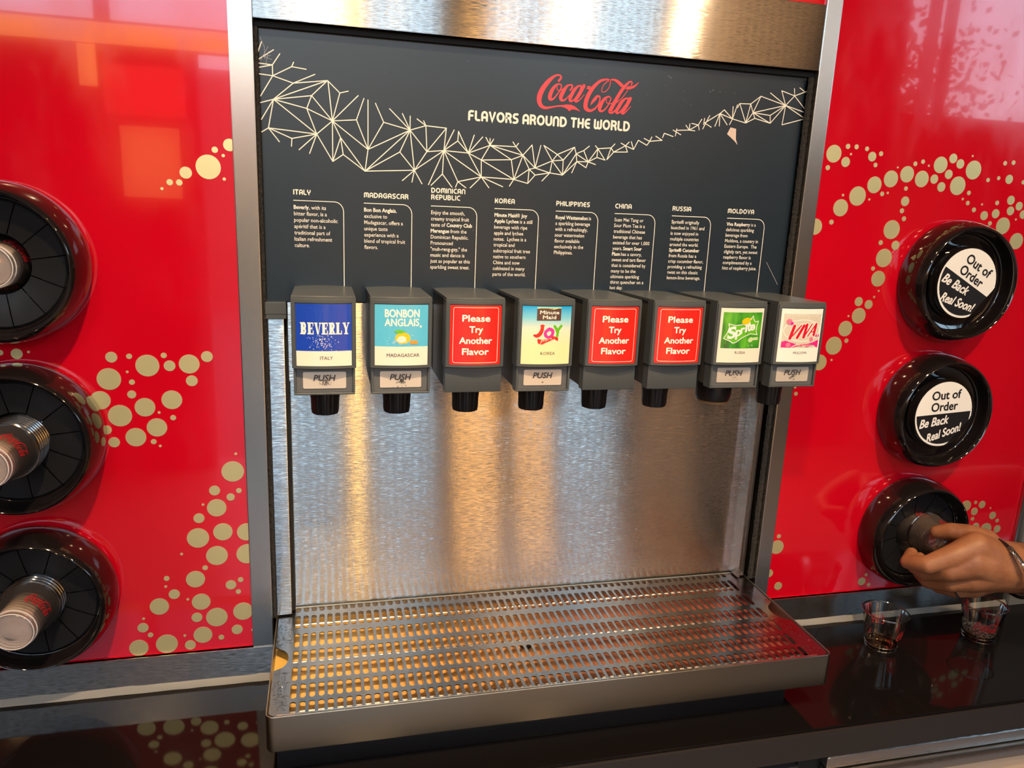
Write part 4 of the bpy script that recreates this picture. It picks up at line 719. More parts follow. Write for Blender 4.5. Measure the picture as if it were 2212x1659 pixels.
VLAB = [''] * 8
VLAB[0] = 'grey drinks valve with dark blue and cream ITALY label, first on the left'
VLAB[1] = 'grey drinks valve with light blue pineapple label marked MADAGASCAR'
VLAB[2] = 'grey drinks valve with red Please Try Another Flavor label, beside the pineapple-labelled valve'
VLAB[3] = 'grey drinks valve with sky-blue to cream label marked KOREA'
VLAB[4] = 'grey drinks valve with red Please Try Another Flavor label, just right of the KOREA valve'
VLAB[5] = 'grey drinks valve with red Please Try Another Flavor label, beside the green-labelled valve'
VLAB[6] = 'grey drinks valve with green RUSSIA label above a wide smooth black nozzle'
VLAB[7] = 'grey drinks valve with cream and pink MOLDOVA label, last on the right'
for i in range(8):
    vx = VX0 + i * SPV; VO = (vx, 0.0, 0.4135)
    t = thing('drinks_valve', VLAB[i], 'valve', VO, 'drinks valves in a row on the splash back')
    bm = bm_new(); box(bm, 0.0022, VW - 0.0022, -0.094, 0.0132, 0.003, 0.1232, 0.0015); link('rear_housing', bm, vdark, t, smooth=True)
    # lid running back to the sign, slightly arched
    bm = bm_new(); n = 10; A_ = []
    for k in range(n + 1):
        u = k / n; x = 0.0006 + (VW - 0.0012) * u; q = 1 - (2 * u - 1) ** 2; y = VF + 0.0006 - BUL * q; arch = 0.0016 * q
        A_.append([bm.verts.new(v_) for v_ in ((x, y, 0.1226), (x, y, 0.1252), (x, y + 0.0012, 0.1260 + arch * .3), (x, 0.0118, 0.1238 + arch), (x, 0.0118, 0.1200))])
    for p_, q_ in zip(A_, A_[1:]):
        for k in range(5): bm.faces.new((p_[k], q_[k], q_[(k + 1) % 5], p_[(k + 1) % 5]))
    bm.faces.new(A_[0]); bm.faces.new(A_[-1])
    bmesh.ops.recalc_face_normals(bm, faces=bm.faces); link('lid', bm, vgrey, t, smooth=True)
    bm = bm_new(); curved_block(bm, 0.0, VW, 0.0355, 0.1232, -0.0952, VF, BUL, bev=0.0010); link('front_cover', bm, vgrey, t, smooth=True)
    # rim around the label
    bm = bm_new()
    for (a, b, c, d) in ((0.001, VW - 0.001, 0.1183, 0.1225), (0.001, VW - 0.001, 0.0362, 0.0388), (0.001, 0.0048, 0.0388, 0.1183), (VW - 0.0048, VW - 0.001, 0.0388, 0.1183)):
        m_ = 10 if b - a > 0.02 else 1; rows_ = []
        for k in range(m_ + 1):
            x = a + (b - a) * k / m_; u = x / VW; y = VF - BUL * (1 - (2 * u - 1) ** 2); rows_.append([bm.verts.new((x, y - 0.0011, c)), bm.verts.new((x, y - 0.0011, d)), bm.verts.new((x, y + 0.001, d)), bm.verts.new((x, y + 0.001, c))])
        for p_, q_ in zip(rows_, rows_[1:]):
            for k in range(4): bm.faces.new((p_[k], q_[k], q_[(k + 1) % 4], p_[(k + 1) % 4]))
        bm.faces.new(rows_[0]); bm.faces.new(rows_[-1][::-1])
    bmesh.ops.recalc_face_normals(bm, faces=bm.faces); link('label_rim', bm, vgrey, t)
    smooth_lever = i in (2, 4, 5)
    bm = bm_new()
    if smooth_lever: curved_block(bm, 0.0014, VW - 0.0014, 0.0006, 0.0352, -0.0952, VF + 0.0035, 0.0, bev=0.0012, n=6)
    else:
        curved_block(bm, 0.0014, VW - 0.0014, 0.0006, 0.0352, -0.0952, VF + 0.0055, 0.0, bev=0.0010, n=6)
        for (a, b, c, d) in ((0.0014, VW - 0.0014, 0.0006, 0.0032), (0.0014, 0.0044, 0.0032, 0.0350), (VW - 0.0044, VW - 0.0014, 0.0032, 0.0350)): box(bm, a, b, VF + 0.0020, VF + 0.0060, c, d, 0.0006, 1)
    lv = link('push_lever', bm, vgrey, t, smooth=True)
    if not smooth_lever:
        fl = Flat(); fl.rect(0.0046, VW - 0.0046, 0.0034, 0.0348); fl.to('grip_grid', vgrid, lv, lambda x, z: (x, VF + 0.0052, z))
        bm = bm_new(); rp_ = []
        for (cx_, cz_, a0) in ((VW - 0.0145, 0.0280, 0), (0.0145, 0.0280, 90), (0.0145, 0.0105, 180), (VW - 0.0145, 0.0105, 270)): rp_ += arc(cx_, cz_, .002, .002, a0, a0 + 90, 4)
        poly_extrude_y(bm, rp_, VF + 0.0042, VF + 0.0056); link('push_plate', bm, plate_m, lv)
        fl = Flat(); put_text(fl, 'PUSH', VW / 2 - 0.001, 0.0185, 0.0080, 0.0255, 'C', shear=0.22, heavy=0.035); fl.to('push_lettering', dark_ink, lv, lambda x, z: (x, VF + 0.0038, z))
        fl = Flat(); rr = random.Random(i)
        if i == 3: fl.disc(VW / 2, 0.0128, 0.0011)
        else:
            for k in range(46): a = rr.uniform(0, 6.3); d = rr.gauss(0, .0036); fl.disc(VW / 2 + 0.001 + d * math.cos(a), 0.0165 + 0.8 * d * math.sin(a), rr.uniform(.0003, .0010), rr.uniform(.0003, .0010), n=6)
        fl.to('worn_patch', [worn_m, vdark, None, worn_m, None, None, plate_m, worn_m][i], lv, lambda x, z: (x, VF + 0.0036, z))
    # nozzle
    bm = bm_new(); cx, cy = VW / 2, -0.058
    if i == 6:
        lathe(bm, [(0.026, 0.006), (0.027, -0.004), (0.027, -0.022), (0.024, -0.030), (0.018, -0.031)], 'z', (cx, cy, 0), 40, cap1=True); link('nozzle', bm, nozz, t, smooth=True)
        bm = bm_new(); lathe(bm, [(0.0242, -0.0298), (0.0236, -0.0330), (0.017, -0.0338), (0.012, -0.031)], 'z', (cx, cy, 0), 40, cap1=True); o = link('nozzle_ring', bm, nozz_brown, t, smooth=True); o['label'] = 'brown ring under the nozzle'
    else:
        fl_f = lambda a, h: 1 + 0.035 * (math.cos(a * 14) > 0.2) - (0.0 if h > -0.02 else 0.02 * (math.cos(a * 7) > 0.4))
        lathe(bm, [(0.0190, 0.006), (0.0190, -0.010), (0.0180, -0.018), (0.0178, -0.032), (0.0168, -0.0375), (0.013, -0.0385)], 'z', (cx, cy, 0), 84, flute=fl_f, cap1=True); link('nozzle', bm, nozz, t, smooth=True, sharp=20)
    # labels
    base = Flat(); urect(base, 0, 1, 0, 1)
    bg = [L_blue, L_cyan, L_red, L_mix, L_red, L_red, L_cream, L_white][i]
    lb = fl_at(base, 'label_card', bg, t, 0.0002)
    def sub(fl, name, mat, d): return fl_at(fl, name, mat, lb, d)
    if i == 0:
        f = Flat(); urect(f, 0, 1, 0, 0.245); sub(f, 'cream_band', L_cream, 0.0004)
        f = Flat(); slab_word(f, 'BEVERLY', 0.075, 0.965, 0.515, 0.190); sub(f, 'name_lettering', L_white, 0.0005)
        f = Flat(); utext(f, 'ITALY', 0.54, 0.105, 0.056, 0.23, heavy=0.02); sub(f, 'country_lettering', dark_ink, 0.0006)
        f = Flat(); rr = random.Random(3)
        for k in range(110): f.disc(0.47 + rr.gauss(0, .12), 0.385 + rr.gauss(0, .07), rr.uniform(.003, .012), rr.uniform(.002, .009), n=5)
        f.V = [(min(max(a, .01), .99), max(b, .25)) for a, b in f.V]; sub(f, 'wear_specks', L_white, 0.0006)
    if i == 1:
        f = Flat(); urect(f, 0, 1, 0, 0.315); sub(f, 'cream_band', L_cream, 0.0004)
        f = Flat(); utext(f, 'BONBON', 0.51, 0.800, 0.130, 0.64, heavy=0.035); utext(f, 'ANGLAIS', 0.505, 0.655, 0.125, 0.64, heavy=0.03); f.disc(.86, .645, .022, .018); sub(f, 'name_lettering', L_white, 0.0005)
        f = Flat(); f.disc(0.52, 0.455, 0.145, 0.095); sub(f, 'pineapple_picture', L_yellow, 0.0006)
        f = Flat(); f.disc(0.50, 0.435, 0.085, 0.055); 
        rr = random.Random(5)
        for k in range(60): f.disc(0.46 + rr.gauss(0, .10), 0.37 + rr.gauss(0, .025) + abs(rr.gauss(0, .05)), rr.uniform(.003, .010), rr.uniform(.003, .008), n=5)
        sub(f, 'wear_specks', L_cream, 0.0008)
        f = Flat()
        for k in range(9): a = math.radians(15 + 150 * k / 8); f.poly([(0.46 + .03 * math.cos(a + 1.5), 0.545 + .02 * math.sin(a + 1.5)), (0.46 + 0.13 * math.cos(a), 0.545 + 0.06 * math.sin(a)), (0.46 - .03 * math.cos(a + 1.5), 0.545 - .02 * math.sin(a + 1.5))])
        sub(f, 'leaf_crown', L_lime, 0.0007)
        f = Flat(); urect(f, 0.66, 0.80, 0.355, 0.415); sub(f, 'orange_block', L_orange, 0.0009)
        f = Flat(); utext(f, 'MADAGASCAR', 0.53, 0.145, 0.056, 0.62, heavy=0.02); sub(f, 'country_lettering', dark_ink, 0.0006)
    if smooth_lever:
        f = Flat(); rr_ = []
        for (cx_, cz_, a0) in ((.90, .93, 0), (.10, .93, 90), (.10, .07, 180), (.90, .07, 270)): rr_ += arc(cx_, cz_, .04, .035, a0, a0 + 90, 4)
        rr_.append(rr_[0]); dense = []
        for a, b in zip(rr_, rr_[1:]):
            kk = max(1, int(abs(a[0] - b[0]) * 12)); dense += [(a[0] + (b[0] - a[0]) * j / kk, a[1] + (b[1] - a[1]) * j / kk) for j in range(kk)]
        dense.append(rr_[-1]); f.stroke(dense, 0.008, caps=False); sub(f, 'border_line', L_cream, 0.0004)
        f = Flat()
        for k, (wd, ww) in enumerate((('Please', .54), ('Try', .26), ('Another', .64), ('Flavor', .52))): utext(f, wd, 0.5, 0.735 - k * 0.187, 0.112, ww, heavy=0.042)
        sub(f, 'notice_lettering', L_white, 0.0005)
    if i == 3:
        f = Flat(); urect(f, 0.28, 0.775, 0.755, 0.965); sub(f, 'brown_block', L_brown, 0.0004)
        f = Flat(); f.poly([(.28, .955), (.45, .975), (.62, .945), (.775, .975), (.775, .985), (.28, .985)]); urect(f, .28, .775, .965, .985); sub(f, 'green_edge', L_pale, 0.0006)
        f = Flat(); utext(f, 'Minute', 0.535, 0.868, 0.062, 0.39, heavy=0.035); utext(f, 'Maid', 0.535, 0.785, 0.062, 0.27, heavy=0.035)
        for (a, b, c) in ((.335, .40, .858), (.335, .40, .928), (.40, .46, .781), (.40, .46, .851)): pass
        sub(f, 'name_lettering', L_white, 0.0006)
        f = Flat(); ustroke(f, [(.40, .665, .0042), (.395, .60, .0048), (.36, .53, .0052), (.30, .492, .0048), (.245, .50, .0030)], .004); ustroke(f, [(.37, .668), (.43, .668)], .0022, False); sub(f, 'red_letter', L_red, 0.0004)
        f = Flat(); ustroke(f, [(.54, .615, .0042), (.47, .56, .0042), (.475, .50, .0042), (.54, .47, .0036), (.61, .52, .0042), (.61, .585, .0046), (.54, .615, .0042)], .004); sub(f, 'pink_letter', L_mag, 0.0005)
        f = Flat(); ustroke(f, [(.65, .66, .0036), (.70, .60, .0040), (.72, .55, .0038)], .004); ustroke(f, [(.79, .665, .0036), (.735, .60, .0036), (.72, .54, .0036), (.715, .49, .0034)], .004); sub(f, 'green_letter', L_lime, 0.0005)
        f = Flat(); f.poly([(.315, .445), (.40, .425), (.50, .435), (.58, .475), (.64, .495), (.735, .46), (.735, .40), (.66, .44), (.56, .405), (.46, .37), (.41, .345), (.33, .36), (.31, .40)]); sub(f, 'red_ribbon', L_red, 0.0006)
        f = Flat(); rr = random.Random(9)
        for k in range(40): a = rr.uniform(0, 1); f.disc(.36 + .30 * a, .385 + .075 * a + rr.gauss(0, .014), rr.uniform(.004, .011), rr.uniform(.003, .008), n=5)
        sub(f, 'ribbon_wear', L_cream, 0.0008)
        f = Flat(); utext(f, 'KOREA', 0.535, 0.165, 0.055, 0.30, bold=0.0); sub(f, 'country_lettering', dark_ink, 0.0005)
    if i == 6:
        f = Flat(); urect(f, 0.055, 0.96, 0.265, 0.925); gp = sub(f, 'green_picture', L_green, 0.0003)
        f = Flat(); ol = [(.18, .715), (.33, .685), (.47, .70), (.60, .76), (.68, .80), (.725, .865), (.745, .80), (.79, .755), (.875, .765), (.84, .66), (.84, .58), (.875, .515), (.70, .535), (.52, .47), (.38, .38), (.31, .36), (.24, .40), (.10, .445), (.17, .55), (.20, .65)]
        f.poly(ol); sub(f, 'lime_shield', L_lime, 0.0005)
        f = Flat(); ustroke(f, [q + (.0011,) for q in ol + [ol[0]]], .001, False); utext(f, 'S', 0.265, 0.455, 0.205, 0.19, bold=0.035, shear=0.25, rot=0.22)
        utext(f, 'p', 0.415, 0.500, 0.165, 0.14, bold=0.035, shear=0.2, rot=0.22); utext(f, 'r', 0.51, 0.545, 0.155, 0.10, bold=0.035, shear=0.2, rot=0.22); utext(f, 'i', 0.585, 0.57, 0.155, 0.055, bold=0.035, shear=0.2, rot=0.22); utext(f, 't', 0.65, 0.59, 0.175, 0.10, bold=0.035, shear=0.2, rot=0.22); utext(f, 'e', 0.74, 0.605, 0.155, 0.13, bold=0.035, shear=0.2, rot=0.22)
        sub(f, 'white_outline_lettering', L_white, 0.0007)
        f = Flat(); f.disc(0.585, 0.735, 0.095, 0.055); sub(f, 'lime_half', L_pale, 0.0008)
        f = Flat(); f.add(Flat()); f2 = Flat(); f2.disc(0, 0, 0.10, 0.058); f.add(f2, 1, 1, 0.565, 0.77, 0, 0.25); f.poly([(.655, .82), (.69, .845), (.66, .79)]); sub(f, 'lemon_half', L_yellow, 0.0009)
        f = Flat()
        for k, a in enumerate((.88, .84, .80)): f.disc(a, .445 - k * .002, .028, .030)
        f2 = Flat(); f2.disc(0, 0, .062, .045); f.add(f2, 1, 1, .72, .425, 0, .35); utext(f, 'c', .68, .30, .05, .04); utext(f, 'G', .76, .30, .05, .05); sub(f, 'cucumber_slices', L_pale, 0.0008)
        f = Flat(); utext(f, 'RUSSIA', 0.50, 0.165, 0.050, 0.24); sub(f, 'country_lettering', dark_ink, 0.0005)
    if i == 7:
        f = Flat(); urect(f, 0.06, 0.96, 0.275, 0.905); sub(f, 'beige_picture', L_beige, 0.0003)
        f = Flat(); ol = [(.10 + .0, .50)] + [(.52 + .46 * math.cos(a), .60 + .215 * math.sin(a)) for a in [2 * PI * q / 30 for q in range(31)]]
        ustroke(f, [(.52 + .44 * math.cos(2 * PI * q / 30), .595 + .20 * math.sin(2 * PI * q / 30), .0012) for q in range(31)], .001, False)
        rr = random.Random(4)
        for k in range(70): f.disc(rr.uniform(.08, .94), .895 - abs(rr.gauss(0, .022)), rr.uniform(.004, .010), rr.uniform(.003, .008), n=6)
        VV = [[(.31, .68), (.235, .45)], [(.245, .45), (.47, .695)], [(.535, .69), (.40, .465)], [(.605, .705), (.555, .475)], [(.565, .48), (.735, .72)], [(.655, .495), (.84, .72)], [(.845, .715), (.81, .515)], [(.71, .565), (.80, .58)]]
        for s_, w_ in zip(VV, (.0066, .0040, .0062, .0064, .0040, .0040, .0060, .0030)): ustroke(f, [q + (w_,) for q in s_], .006, False)
        f.V = [(min(max(a, .06), .96), b) for a, b in f.V]; sub(f, 'white_swirl', L_white, 0.0004)
        f = Flat()
        for s_, w_ in zip(VV, (.0046, .0019, .0042, .0044, .0019, .0019, .0040, .0013)): ustroke(f, [q + (w_,) for q in s_], w_, False)
        sub(f, 'red_lettering', L_crim, 0.0007)
        f = Flat(); f.poly([(.06, .275), (.06, .38), (.14, .405), (.28, .37), (.40, .345), (.30, .30), (.26, .275)]); f.poly([(.30, .275), (.40, .315), (.55, .32), (.66, .345), (.80, .37), (.96, .42), (.96, .275)]); sub(f, 'pink_wave', L_pink, 0.0006)
        f = Flat(); f.disc(.18, .76, .062, .052); f.disc(.76, .435, .045, .04); f.disc(.215, .325, .055, .045)
        rr = random.Random(6)
        for k in range(16): f.disc(rr.uniform(.5, .78), rr.uniform(.295, .345), rr.uniform(.01, .03), rr.uniform(.006, .016), n=7)
        sub(f, 'pink_bubbles', L_pinkl, 0.0008)
        f = Flat(); f.disc(.245, .73, .035, .03); f.disc(.885, .50, .022, .022); f.disc(.945, .505, .014, .03); ustroke(f, [(.72, .345), (.77, .36), (.80, .345), (.85, .385), (.89, .375)], .0008); ustroke(f, [(.72, .32), (.86, .34)], .0006, False); sub(f, 'magenta_details', L_mag, 0.0009)
        f = Flat(); utext(f, 'MOLDOVA', 0.52, 0.155, 0.050, 0.33); sub(f, 'country_lettering', dark_ink, 0.0005)

# ------------------------------------------------------------------ cup dispensers
def dispenser(cx, cz, label, group):
    O = (cx, 0, cz); t = thing('cup_dispenser', label, 'cup dispenser', O, group)
    bm = bm_new(); prof = [(0.0985, -0.0002), (0.1000, -0.004), (0.1000, -0.014), (0.0985, -0.026), (0.0960, -0.036), (0.0925, -0.045), (0.0900, -0.0490), (0.0885, -0.0500), (0.0868, -0.0490), (0.0855, -0.046), (0.0830, -0.036), (0.0815, -0.027), (0.0800, -0.0262), (0.0800, -0.020)]
    lathe(bm, prof, 'y', (0, 0, 0), 96); link('bezel_ring', bm, gloss_black, t, smooth=True, sharp=60)
    bm = bm_new(); lathe(bm, [(0.0795, -0.012), (0.050, -0.008), (0.042, 0.010), (0.042, 0.17)], 'y', (0, 0, 0), 48, cap1=True); link('inner_tube', bm, blackm, t)
    return t
def flaps(t, n=12, r0=0.0375):
    for k in range(n):
        a0 = 2 * PI * (k + .12) / n + .10; bm = bm_new(); m = 5; rows_ = []
        for j, (r, y) in enumerate(((0.0795, -0.0240), (0.0765, -0.0268), (0.060, -0.0250), (0.046, -0.0225), (r0, -0.0210))):
            g = 0.0007 / r; rows_.append([bm.verts.new((r * math.cos(a0 + g + (2 * PI / n - 2 * g) * i / m), y - (0.0006 if i in (0, m) else 0) * 0, r * math.sin(a0 + g + (2 * PI / n - 2 * g) * i / m))) for i in range(m + 1)])
        for a, b in zip(rows_, rows_[1:]):
            for i in range(m): bm.faces.new((a[i], a[i + 1], b[i + 1], b[i]))
        bmesh.ops.solidify(bm, geom=bm.faces[:], thickness=0.0012); bmesh.ops.recalc_face_normals(bm, faces=bm.faces)
        link('rubber_flap', bm, rubber, t, smooth=True)
gl_ = 'cup dispensers on the left red panel'; gr_ = 'cup dispensers on the right red panel'
for z, lab_ in zip(LZ, ('black round cup dispenser on left red panel, topmost of three', 'black round cup dispenser on left red panel, middle of three', 'black round cup dispenser on left red panel, lowest of three')):
    flaps(dispenser(LX, z, lab_, gl_))
for k, (z, lab_) in enumerate(zip(RZ, ('black round cup dispenser on right red panel with a tilted Out of Order disc', 'black round cup dispenser on right red panel with an upright Out of Order disc', 'black round cup dispenser on right red panel that the hand reaches into'))):
    t = dispenser(RX, z, lab_, gr_)
    if k == 2: flaps(t); continue
    bm = bm_new(); lathe(bm, [(0.0802, -0.0262), (0.078, -0.0225), (0.070, -0.0200), (0.058, -0.0200)], 'y', (0, 0, 0), 64); link('inner_dish', bm, gloss_black, t, smooth=True)
    rot = (-0.50, 0.07)[k]; R_ = 0.0565; YD = -0.0400
    bm = bm_new(); lathe(bm, [(0.0600, -0.024), (0.0600, -0.036), (0.0585, -0.0392), (0.055, -0.0396)], 'y', (0, 0, 0), 48, cap1=True); cp = link('cap_disc', bm, gloss_black, t, smooth=True); cp['label'] = 'round black cap over the opening'
    co = math.cos(rot); si = math.sin(rot)
    cut = (lambda x, z: (x * co - z * si, x * si + z * co))
    def place(fl, name, mat, d): return fl.to(name, mat, cp, lambda x, z: (x * co - z * si, YD - d, x * si + z * co))
    def clip(P_):       # the sticker is trimmed along a chord at its lower right
        q = []
        ang = (-0.72 - rot)
        for (x, z) in P_:
            nx, nz = math.cos(ang), math.sin(ang); dd = x * nx + z * nz - 0.047
            if dd > 0: x -= nx * dd; z -= nz * dd
            q.append((x, z))
        return q
    f = Flat(); f.poly(clip([(R_ * math.cos(2 * PI * i / 48), R_ * math.sin(2 * PI * i / 48)) for i in range(48)])); place(f, 'sticker_disc', white_ink, 0.0)
    r2 = R_ - 0.0028; f = Flat(); P_ = [(r2 * math.cos(math.radians(a)), 0.001 + r2 * math.sin(math.radians(a))) for a in range(180, 361, 6)]
    f.poly([(x, z) for x, z in clip([(x * 1.0, z) for x, z in P_])]); place(f, 'black_half', black_ink, 0.0003)
    f = Flat(); put_text(f, 'Out of', 0.002, 0.0265, 0.0155, 0.057, 'C', heavy=0.03); put_text(f, 'Order', 0.000, 0.0065, 0.0155, 0.052, 'C', heavy=0.03); place(f, 'upper_lettering', black_ink, 0.0004)
    f = Flat(); put_text(f, 'Be Back', -0.0185, -0.0190, 0.0155, 0.056, 'C', shear=0.28, rot=0.08, heavy=0.035); put_text(f, 'Real Soon!', 0.0035, -0.0400, 0.0150, 0.067, 'C', shear=0.30, rot=0.22, heavy=0.035); place(f, 'lower_lettering', white_ink, 0.0005)

# ------------------------------------------------------------------ cups
CUP_H, CUP_R, CUP_B = 0.0655, 0.0365, 0.0245
def cup_meshes(dense=True):
    n = 40; bm = bm_new()
    prof = [(CUP_B - 0.002, 0.0016), (CUP_B - 0.001, 0.0), (CUP_B, 0.001), (CUP_B + 0.0008, 0.006), (CUP_B + 0.0016, 0.0075)] + [(CUP_B + 0.0016 + (CUP_R - 0.0012 - CUP_B - 0.0016) * q / 6, 0.0075 + (CUP_H - 0.0105) * q / 6) for q in range(1, 7)]
    lathe(bm, prof, 'z', (0, 0, 0), n); me1 = link('wall', bm, cup_m, smooth=True)
    bm = bm_new(); lathe(bm, [(CUP_B - 0.002, 0.0016), (0.014, 0.0024), (0.012, 0.0018), (0.0005, 0.0018)], 'z', (0, 0, 0), n); me2 = link('base', bm, rim_m, smooth=True)
    bm = bm_new(); tube(bm, [(CUP_R * math.cos(2 * PI * i / n), CUP_R * math.sin(2 * PI * i / n), CUP_H - 0.001) for i in range(n)], 0.0014, 8, True); me3 = link('rolled_rim', bm, rim_m, smooth=True)
    lx0, lx1, lz0, lz1 = LOGOF.bounds(); f = Flat(); f.V = LOGOF.V[:]; f.F = LOGOF.F[:]; f.D = [0.0] * len(f.V)
    def wrap(x, z, a0=0.0, s=0.26):
        zz = 0.024 + (z - lz0) * s * 1.5; r = CUP_B + 0.0016 + (CUP_R - 0.0028 - CUP_B) * zz / CUP_H + 0.0004; a = a0 + (x - (lx0 + lx1) / 2) * s / r
        return (r * math.sin(a), -r * math.cos(a), zz)
    me4 = f.to('red_print', cupred, None, lambda x, z: wrap(x, z, 0.0)); me5 = f.to('red_print', cupred, None, lambda x, z: wrap(x, z, 2.3))
    bm = bm_new()
    for (rr_, zz_, tk) in ((CUP_B + 0.0002, 0.0008, 0.0008), (CUP_B + 0.0016, 0.0078, 0.0009)): tube(bm, [(rr_ * math.cos(2 * PI * i / n), rr_ * math.sin(2 * PI * i / n), zz_) for i in range(n)], tk, 6, True)
    me6 = link('base_ring', bm, ring_m, smooth=True)
    return [me1, me2, me3, me4, me5, me6]
proto = cup_meshes()
CUPPROTO = [(o.name.split('.')[0], o.data) for o in proto]
for o in proto: bpy.data.objects.remove(o)
def cup(loc, rot, label, group, parts=(0, 1, 2, 3, 4, 5), mats=None):
    t = thing('plastic_cup', label, 'cup', loc, group); t.rotation_euler = rot
    for k in parts:
        nm, me = CUPPROTO[k]; o = bpy.data.objects.new(nm, me); COL.objects.link(o); o.parent = t
        if mats and k in mats: o.data = me.copy(); o.data.materials[0] = mats[k]
    return t
c1 = cup((0.953, -0.089, CZ + 0.0003), (0, 0, 0.7), 'clear plastic cup with a little drink, standing on the black counter nearer the machine', 'sample cups on the counter')
bm = bm_new(); lathe(bm, [(0.0005, 0.0030), (CUP_B - 0.0015, 0.0030), (CUP_B + 0.0008, 0.0085), (CUP_B + 0.0006, 0.0090), (0.0005, 0.0090)], 'z', (0, 0, 0), 36); link('drink', bm, liquid_m, c1, smooth=True)
c2 = cup((1.150, -0.096, CZ + 0.0003), (0, 0, -0.5), 'clear plastic cup with frothy drink, standing on the counter below the wrist', 'sample cups on the counter')
bm = bm_new(); lathe(bm, [(0.0005, 0.0030), (CUP_B - 0.0015, 0.0030), (CUP_B + 0.0016, 0.0125), (0.0005, 0.0130)], 'z', (0, 0, 0), 36); link('drink', bm, liquid_m, c2, smooth=True)
bm = bm_new(); lathe(bm, [(0.0005, 0.0134), (0.012, 0.0136), (CUP_B - 0.001, 0.0145), (CUP_B + 0.0018, 0.0150), (CUP_B + 0.0012, 0.0118)], 'z', (0, 0, 0), 36); link('froth', bm, froth_m, c2, smooth=True)
RX90 = (PI / 2, 0, 0)   # cup's mouth (local +z) must face the wall (+y): rotate -90 about x
def stack(cx, cz, ybase, n, where, tilt=0.0):
    for k in range(n):
        lab_ = ('clear plastic cup at the front of the nested stack in %s' % where) if k == 0 else ('clear plastic cup nested inside the stack in %s' % where)
        cup((cx + 0.0002 * k, ybase + 0.0062 * k, cz), (-PI / 2, 0.9 if k == 0 else 0, 0), lab_, 'nested cups in %s' % where if k else None, parts=(0, 1, 2, 3, 4, 5) if k < 1 else ((0, 1, 2, 5)), mats=({0: stack_m, 1: stack_base_m, 5: stack_ring_m} if k == 0 else {1: stack_base_m, 5: stack_ring_m}))
stack(LX - 0.002, LZ[2] - 0.003, -0.098, 8, 'the lowest left dispenser')
stack(LX - 0.002, LZ[1] - 0.004, -0.117, 8, 'the middle left dispenser')
stack(LX - 0.002, LZ[0] - 0.002, -0.040, 4, 'the top left dispenser')
cup((RX + 0.006, -0.104, RZ[2] + 0.008), (-PI / 2 + 0.03, 0.5, 0), 'clear plastic cup being pulled out of the dispenser by the hand', None, mats={0: held_m, 1: held_m})
cup((RX + 0.004, -0.060, RZ[2] + 0.006), (-PI / 2, 0.3, 0), 'clear plastic cup inside the right dispenser behind the held cup', None, mats={0: held_m})

# ------------------------------------------------------------------ hand and arm
def capsule(bm, p0, r0, p1, r1, n=20, m=6):
    p0, p1 = Vector(p0), Vector(p1); d = (p1 - p0); L_ = d.length; d.normalize(); u = d.orthogonal().normalized(); v = d.cross(u); rings = []
    st = [(-math.cos(math.pi / 2 * i / m) * r0, math.sin(math.pi / 2 * i / m) * r0) for i in range(1, m + 1)] + [(L_ + math.sin(math.pi / 2 * i / m) * r1, math.cos(math.pi / 2 * i / m) * r1) for i in range(0, m)]
    for h, r in st: rings.append([bm.verts.new(p0 + d * h + (u * math.cos(2 * PI * k / n) + v * math.sin(2 * PI * k / n)) * r) for k in range(n)])
    for a, b in zip(rings, rings[1:]):
        for k in range(n): bm.faces.new((a[k], a[(k + 1) % n], b[(k + 1) % n], b[k]))
    ta = bm.verts.new(p0 - d * r0); tb = bm.verts.new(p1 + d * r1)
    for k in range(n): bm.faces.new((ta, rings[0][(k + 1) % n], rings[0][k])); bm.faces.new((tb, rings[-1][k], rings[-1][(k + 1) % n]))
def body_mesh(name, verts, edges, voxel, smooth):
    bm = bm_new()
    for a, b in edges: capsule(bm, verts[a][:3], verts[a][3], verts[b][:3], verts[b][3])
    me = bpy.data.meshes.new(name); bm.to_mesh(me); bm.free(); ob = bpy.data.objects.new(name, me); COL.objects.link(ob)
    rm = ob.modifiers.new('remesh', 'REMESH'); rm.mode = 'VOXEL'; rm.voxel_size = voxel; rm.use_smooth_shade = True
    sz = ob.modifiers.new('soft', 'SMOOTH'); sz.factor = 0.5; sz.iterations = smooth
    dg = bpy.context.evaluated_depsgraph_get(); m2 = bpy.data.meshes.new_from_object(ob.evaluated_get(dg)); bpy.data.objects.remove(ob)
    for p_ in m2.polygons: p_.use_smooth = True
    return m2
pt = thing('person', 'bare hairy forearm and hand with black bracelet reaching from the right for a cup', 'person', (1.08, -0.145, 0.12))
PO = Vector((1.08, -0.145, 0.12))
HV = []; HE = []
def hv(x, y, z, r): HV.append((x - PO.x, y - PO.y, z - PO.z, r)); return len(HV) - 1
def chain(start, pts):
    p_ = start
    for q in pts:
        k = hv(*q); HE.append((p_, k)); p_ = k
    return p_
wrist = hv(1.100, -0.150, 0.114, 0.043)
chain(wrist, [(1.135, -0.155, 0.110, 0.042), (1.19, -0.170, 0.103, 0.046), (1.30, -0.200, 0.092, 0.051), (1.46, -0.24, 0.08, 0.053), (1.58, -0.27, 0.07, 0.050)])
mids = [(1.050, -0.150, 0.150, 0.025), (1.040, -0.156, 0.126, 0.027), (1.048, -0.150, 0.100, 0.027), (1.066, -0.142, 0.080, 0.023)]
knk = [(1.006, -0.148, 0.136, 0.0185), (1.004, -0.148, 0.112, 0.0185), (1.018, -0.142, 0.088, 0.0175), (1.044, -0.134, 0.068, 0.0150)]
